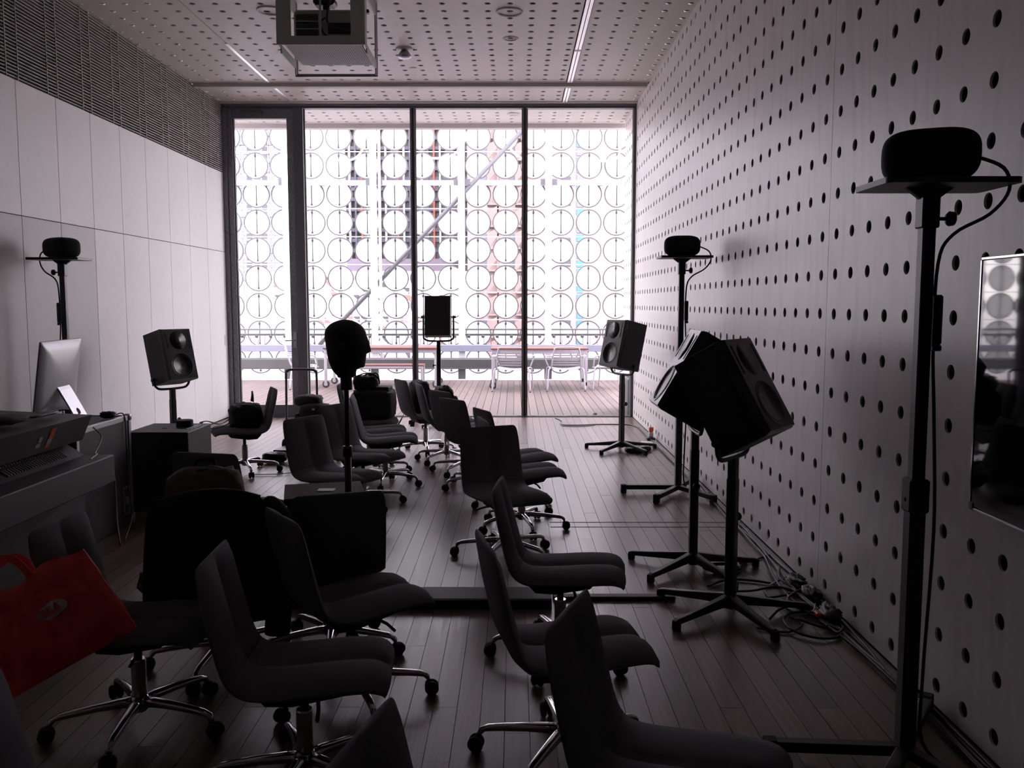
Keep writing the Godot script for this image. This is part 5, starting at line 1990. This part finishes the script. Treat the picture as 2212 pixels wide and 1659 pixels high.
	strap("shoulder_strap", [Vector3(0.0, 0.08, -0.12), Vector3(0.04, 0.035, -0.2), Vector3(0.10, 0.06, -0.30), Vector3(0.06, 0.05, -0.36), Vector3(0.0, 0.01, -0.3), Vector3(-0.05, 0.02, -0.2), Vector3(-0.06, 0.06, -0.12)], 0.03, "strap_black", "", hb)
	# trolley with bags
	var tl = thing("hand_trolley", "folding hand trolley with a tall bent tube handle", "trolley", Vector3(-2.23, 0, -9.05), heading(6))
	st = S()
	var hp = []
	for v in [Vector3(-0.165, 0.05, 0.0), Vector3(-0.165, 0.76, -0.02), Vector3(-0.15, 0.83, -0.022), Vector3(-0.10, 0.85, -0.023), Vector3(0.10, 0.85, -0.023), Vector3(0.15, 0.83, -0.022), Vector3(0.165, 0.76, -0.02), Vector3(0.165, 0.05, 0.0)]: hp.append(v)
	tube(st, curve(hp, 5), 0.0125, 9)
	obj("handle_tube", st, "steel_dark", tl)
	st = S()
	bx(st, Vector3(-0.2, 0.03, 0.0), Vector3(0.2, 0.05, 0.30), 0.004)
	obj("toe_plate", st, "steel_dark", tl)
	for s in [-1, 1]:
		st = S()
		lathe(st, [Vector2(0.0, -0.02), Vector2(0.05, -0.02), Vector2(0.058, -0.01), Vector2(0.058, 0.01), Vector2(0.05, 0.02), Vector2(0.0, 0.02)], 16, Transform3D(Basis(Vector3.FORWARD, PI / 2), Vector3(s * 0.2, 0.058, -0.04)))
		obj("wheel", st, "rubber", tl)
	var cb = thing("camera_bag", "black camera bag with a small pale logo strapped on the trolley", "bag", Vector3(-2.02, 0.052, -8.80), heading(10))
	st = S()
	blob(st, Vector3(0, 0.20, 0), Vector3(0.44, 0.40, 0.26), 0.45, 33, 0.06)
	obj("body", st, "bag_black", cb)
	st = S()
	blob(st, Vector3(0.02, 0.40, 0.03), Vector3(0.34, 0.16, 0.22), 0.6, 35, 0.06)
	var lid = obj("lid", st, "bag_charcoal", cb)
	st = S()
	blob(st, Vector3(-0.08, 0.50, -0.02), Vector3(0.28, 0.12, 0.20), 0.65, 36, 0.08)
	obj("soft_pouch", st, "bag_charcoal", cb)
	st = S()
	box(st, Vector3(0.03, 0.43, 0.138), Vector3(0.03, 0.022, 0.006), 0.002)
	obj("logo_patch", st, "label_white", lid)
	st = S()
	tube(st, curve([Vector3(-0.2, 0.33, 0.12), Vector3(-0.24, 0.2, 0.15), Vector3(-0.23, 0.05, 0.14), Vector3(-0.2, -0.03, 0.1)], 5), 0.009, 6)
	obj("strap", st, "strap_black", cb)
	var lp = thing("lamp_bag", "small black glossy pouch lying on the floor by the trolley", "pouch", Vector3(-2.33, 0.0, -8.35), 0.3)
	st = S()
	blob(st, Vector3(0, 0.05, 0), Vector3(0.24, 0.10, 0.15), 0.7, 39, 0.12)
	obj("body", st, "stand_black", lp)
	strap("floor_strap", [Vector3(-2.25, 0.012, -8.25), Vector3(-2.12, 0.012, -8.1), Vector3(-2.0, 0.012, -7.85), Vector3(-2.1, 0.012, -7.72), Vector3(-2.35, 0.012, -7.7)], 0.014, "strap_black", "thin black strap trailing on the boards below the handbag chair")
	# equipment bags piled on a chair
	var eb = thing("equipment_bag", "boxy black equipment bag standing on a swivel chair seat", "bag", Vector3(-1.37, 0.415, -8.42), heading(3))
	st = S()
	blob(st, Vector3(0, 0.15, 0), Vector3(0.40, 0.30, 0.34), 0.35, 41, 0.05)
	obj("body", st, "bag_black", eb)
	st = S()
	bx(st, Vector3(0.02, 0.27, -0.1), Vector3(0.17, 0.325, 0.1), 0.01)
	obj("top_pocket", st, "bag_black", eb)
	var ub = thing("upper_bag", "black bag with loose straps on top of the equipment bag", "bag", Vector3(-1.44, 0.71, -8.42), heading(-6))
	st = S()
	blob(st, Vector3(0, 0.065, 0), Vector3(0.24, 0.14, 0.24), 0.5, 43, 0.12)
	obj("body", st, "bag_black", ub)
	for k in 3:
		st = S()
		tube(st, curve([Vector3(-0.08 + k * 0.05, 0.12, 0.04), Vector3(-0.02 + k * 0.05, 0.155, 0.05 - k * 0.03), Vector3(0.08 + k * 0.02, 0.13, 0.02), Vector3(0.13, 0.09 - k * 0.02, 0.03)], 5), 0.007, 6)
		obj("strap", st, "strap_black", ub)
	# backpacks on the two far chairs
	for p in [[-0.90, -8.97, 60, "black backpack with hanging straps leaning in the chair by the glass", 51], [-0.60, -8.40, 74, "dark backpack sunk against a chair back beside another backpack", 53]]:
		var b = thing("backpack", p[3], "backpack", Vector3(p[0], 0.415, p[1]), heading(p[2]))
		st = S()
		blob(st, Vector3(0, 0.165, 0.09), Vector3(0.30, 0.33, 0.17), 0.55, p[4], 0.09)
		obj("body", st, "bag_black", b)
		st = S()
		blob(st, Vector3(0, 0.13, -0.01), Vector3(0.22, 0.2, 0.08), 0.6, p[4] + 1, 0.08)
		obj("front_pocket", st, "bag_charcoal", b)
		if p[4] == 51:
			for s in [-1, 1]:
				strap("strap", [Vector3(-0.14 - 0.02 * s, 0.06, 0.09 + 0.05 * s), Vector3(-0.20, 0.01, 0.10 + 0.06 * s), Vector3(-0.22, -0.08, 0.13 + 0.07 * s), Vector3(-0.20, -0.17, 0.18 + 0.09 * s)], 0.035 - 0.012 * s, "strap_black", "", b)

# ================================================================== right wall display
func build_wall_display():
	var d = thing("wall_display", "flat black display with a thin bright frame hung on the perforated wall", "display", Vector3(XR - 0.033, 0.845, -2.17))
	var hz = 0.735
	var st = S()
	bx(st, Vector3(-0.03, 0.004, -hz + 0.004), Vector3(0.03, 0.841, hz - 0.004), 0.004)
	obj("housing", st, "black_plastic", d)
	st = S()
	bx(st, Vector3(-0.034, 0.012, -hz + 0.01), Vector3(-0.0301, 0.833, hz - 0.01))
	obj("screen", st, "screen_black", d)
	for r in [[0.0, 0.008, -hz, hz], [0.835, 0.845, -hz, hz]]:
		st = S()
		bx(st, Vector3(-0.036, r[0], r[2]), Vector3(0.031, r[1], r[3]), 0.002)
		obj("frame_rail", st, "chrome", d)
	for s in [-1, 1]:
		st = S()
		bx(st, Vector3(-0.036, 0.008, s * hz - 0.005), Vector3(0.031, 0.836, s * hz + 0.005), 0.002)
		obj("frame_rail", st, "chrome", d)
	for s in [-1, 1]:
		st = S()
		bx(st, Vector3(-0.037, -0.004, s * hz - 0.02 - 0.012 * s), Vector3(0.031, 0.03, s * hz + 0.014 - 0.012 * s), 0.006)
		obj("corner_cap", st, "black_plastic", d)
	st = S()
	bx(st, Vector3(-0.02, -0.05, -0.42), Vector3(0.02, -0.012, -0.2), 0.005)
	obj("sound_strip", st, "label_white", d)

# ================================================================== cables and floor clutter
func cable(pts, r, m, label, per = 6):
	var st = S()
	tube(st, curve(pts, per), r, 6)
	return tag(obj("floor_cable", st, m), label, "cable")

func build_cables():
	# timber cable ramp and its thinner tail
	var st = S()
	prism(st, PackedVector2Array([Vector2(-0.11, 0.0), Vector2(0.11, 0.0), Vector2(0.105, 0.045), Vector2(0.09, 0.05), Vector2(-0.09, 0.05), Vector2(-0.105, 0.045)]), -1.36, 0.19, Transform3D(Basis(Vector3.UP, PI / 2), Vector3(0, 0.0, -4.38)))
	tag(obj("cable_ramp", st, "ramp_timber"), "dark timber cable ramp lying across the board floor", "cable ramp")
	st = S()
	bx(st, Vector3(0.20, 0.0, -4.46), Vector3(0.84, 0.02, -4.40), 0.006)
	tag(obj("cable_cover", st, "ramp_timber"), "thin dark cable cover continuing from the timber ramp to the stands", "cable cover")
	# along the right wall
	var rng := RandomNumberGenerator.new()
	rng.seed = 21
	for k in 3:
		var pts = []
		var z = -10.6
		while z < -2.0:
			pts.append(Vector3(XR - 0.035 - 0.018 * k - rng.randf_range(0, 0.018) - (0.05 * exp(-pow((z + 4.5) / 0.5, 2.0)) * k), 0.008 + 0.004 * k, z))
			z += 0.34
		cable(pts, 0.006, ["cable_white", "cable_white", "cable_black"][k], ["pale cable lying closest to the foot of the perforated wall", "second pale cable along the foot of the perforated wall", "black cable running along the foot of the perforated wall"][k])
	cable([Vector3(0.55, 0.006, -11.62), Vector3(0.62, 0.006, -11.3), Vector3(0.60, 0.006, -10.98), Vector3(0.80, 0.006, -10.93), Vector3(1.1, 0.006, -11.0), Vector3(1.45, 0.006, -10.95), Vector3(1.555, 0.007, -10.6)], 0.006, "cable_black", "thin dark cable wandering from the glass to the wall corner")
	cable([Vector3(0.58, 0.006, -11.05), Vector3(0.62, 0.006, -10.85), Vector3(0.85, 0.006, -10.82), Vector3(1.02, 0.006, -10.93)], 0.005, "cable_white", "pale cable end curling near the glass")
	cable([Vector3(1.56, 0.008, -5.2), Vector3(1.35, 0.008, -5.02), Vector3(1.28, 0.01, -4.85), Vector3(1.12, 0.012, -4.8)], 0.006, "cable_black", "black cable from the further speaker stand to the wall")
	cable([Vector3(1.05, 0.012, -4.6), Vector3(1.2, 0.01, -4.72), Vector3(1.4, 0.01, -4.66), Vector3(1.5, 0.015, -4.45), Vector3(1.52, 0.02, -4.2)], 0.007, "cable_black", "thick black cable crossing behind the nearer speaker stand")
	cable([Vector3(1.52, 0.015, -4.75), Vector3(1.38, 0.012, -4.6), Vector3(1.33, 0.01, -4.45), Vector3(1.40, 0.008, -4.2), Vector3(1.47, 0.02, -4.18), Vector3(1.53, 0.02, -4.3)], 0.006, "cable_white", "pale cable kinked beside the nearer speaker stand")
	var loop = []
	for k in 15:
		var a = TAU * k / 12
		loop.append(Vector3(1.42 + cos(a) * 0.13, 0.008 + 0.0015 * k, -4.02 + sin(a) * 0.16))
	cable(loop, 0.006, "cable_black", "loop of black cable coiled on the floor by the wall", 3)
	loop = []
	for k in 27:
		var a = TAU * k / 11
		loop.append(Vector3(1.20 + cos(a) * (0.10 + 0.004 * (k % 5)), 0.01 + 0.002 * (k % 7), -4.92 + sin(a) * 0.07))
	cable(loop, 0.006, "cable_black", "tight coil of black cable beside the further stand foot", 3)
	cable([Vector3(1.15, 0.008, -4.0), Vector3(1.28, 0.008, -3.95), Vector3(1.38, 0.008, -4.05), Vector3(1.35, 0.008, -4.15)], 0.005, "cable_black", "short black cable end on the floor under the nearer stand")
	for p in [[1.545, -4.62, 71], [1.55, -4.42, 73], [1.54, -4.12, 77]]:
		st = S()
		blob(st, Vector3(p[0], 0.03, p[1]), Vector3(0.08, 0.065, 0.17), 0.8, p[2], 0.35)
		tag(obj("cable_bundle", st, "cable_black"), "knotted bundle of black plugs and cable at the wall foot", "cable bundle", "cable bundles at the wall foot")
	# more loose leads around the two stands
	var ways = [
		[[1.545, -4.95], [1.47, -4.70], [1.50, -4.52], [1.40, -4.34], [1.47, -4.10], [1.55, -3.90]],
		[[1.10, -4.46], [1.26, -4.50], [1.42, -4.55], [1.53, -4.40], [1.50, -4.18], [1.54, -4.0]],
		[[1.16, -4.33], [1.30, -4.40], [1.46, -4.47], [1.56, -4.55]],
		[[1.24, -4.10], [1.33, -4.22], [1.45, -4.26], [1.52, -4.12], [1.46, -3.98], [1.36, -4.06]],
		[[1.50, -4.30], [1.56, -4.10], [1.57, -3.80], [1.55, -3.45], [1.57, -3.1], [1.56, -2.6]]]
	var wl = ["black lead weaving along the wall between the plug bundles", "black lead from the nearer stand foot into the plug bundles", "short black lead from behind the nearer stand to the wall", "black lead curled under the nearer stand beside the coil", "black lead running from the plug bundles along the wall foot"]
	for i in ways.size():
		var pts = []
		for w in ways[i]: pts.append(Vector3(w[0], 0.010 + rng.randf_range(0.0, 0.022), w[1]))
		cable(pts, 0.0065, "cable_black", wl[i])
	# plugs
	st = S()
	box(st, Vector3(1.35, 0.02, -5.03), Vector3(0.05, 0.03, 0.035), 0.006)
	tag(obj("orange_plug", st, "plug_orange"), "orange plug lying on the boards by the further stand", "plug")
	st = S()
	box(st, Vector3(1.48, 0.03, -4.12), Vector3(0.03, 0.03, 0.05), 0.006)
	tag(obj("orange_connector", st, "plug_orange"), "orange connector tucked into the cable bundle at the wall", "plug")
	var so = thing("floor_socket", "pale floor socket with an orange tester plug at the wall foot", "socket", Vector3(1.535, 0, -9.75))
	st = S()
	bx(st, Vector3(-0.04, 0.0, -0.06), Vector3(0.05, 0.035, 0.06), 0.004)
	obj("box", st, "black_plastic", so)
	st = S()
	bx(st, Vector3(-0.015, 0.035, -0.03), Vector3(0.035, 0.09, 0.03), 0.006)
	obj("plug", st, "label_white", so)
	st = S()
	bx(st, Vector3(-0.012, 0.09, -0.025), Vector3(0.03, 0.15, 0.025), 0.008)
	obj("tester", st, "plug_orange", so)
	st = S()
	bx(st, Vector3(-0.12, 0.0, 0.1), Vector3(0.04, 0.004, 0.35))
	obj("paper_label", st, "paper", so)
	# power supplies under the window-side stand
	for p in [[1.33, -9.0, 81], [1.24, -8.92, 83]]:
		st = S()
		blob(st, Vector3(p[0], 0.03, p[1]), Vector3(0.2, 0.055, 0.12), 0.6, p[2], 0.15)
		tag(obj("power_brick", st, "black_plastic"), "flat black power supply on the floor under the stand by the glass", "power supply", "power supplies under the stand")
	# torn cover of a wall hole and loose bits of card
	st = S()
	prism(st, PackedVector2Array([Vector2(0, 0), Vector2(0.03, 0.035), Vector2(0.055, 0.0)]), 0.0, 0.002, Transform3D(Basis(Vector3.UP, deg_to_rad(-60)), Vector3(XR - 0.006, 0.30, -4.22)))
	tag(obj("torn_paper", st, "paper"), "torn scrap of paper stuck on the perforated wall near the floor", "paper scrap")
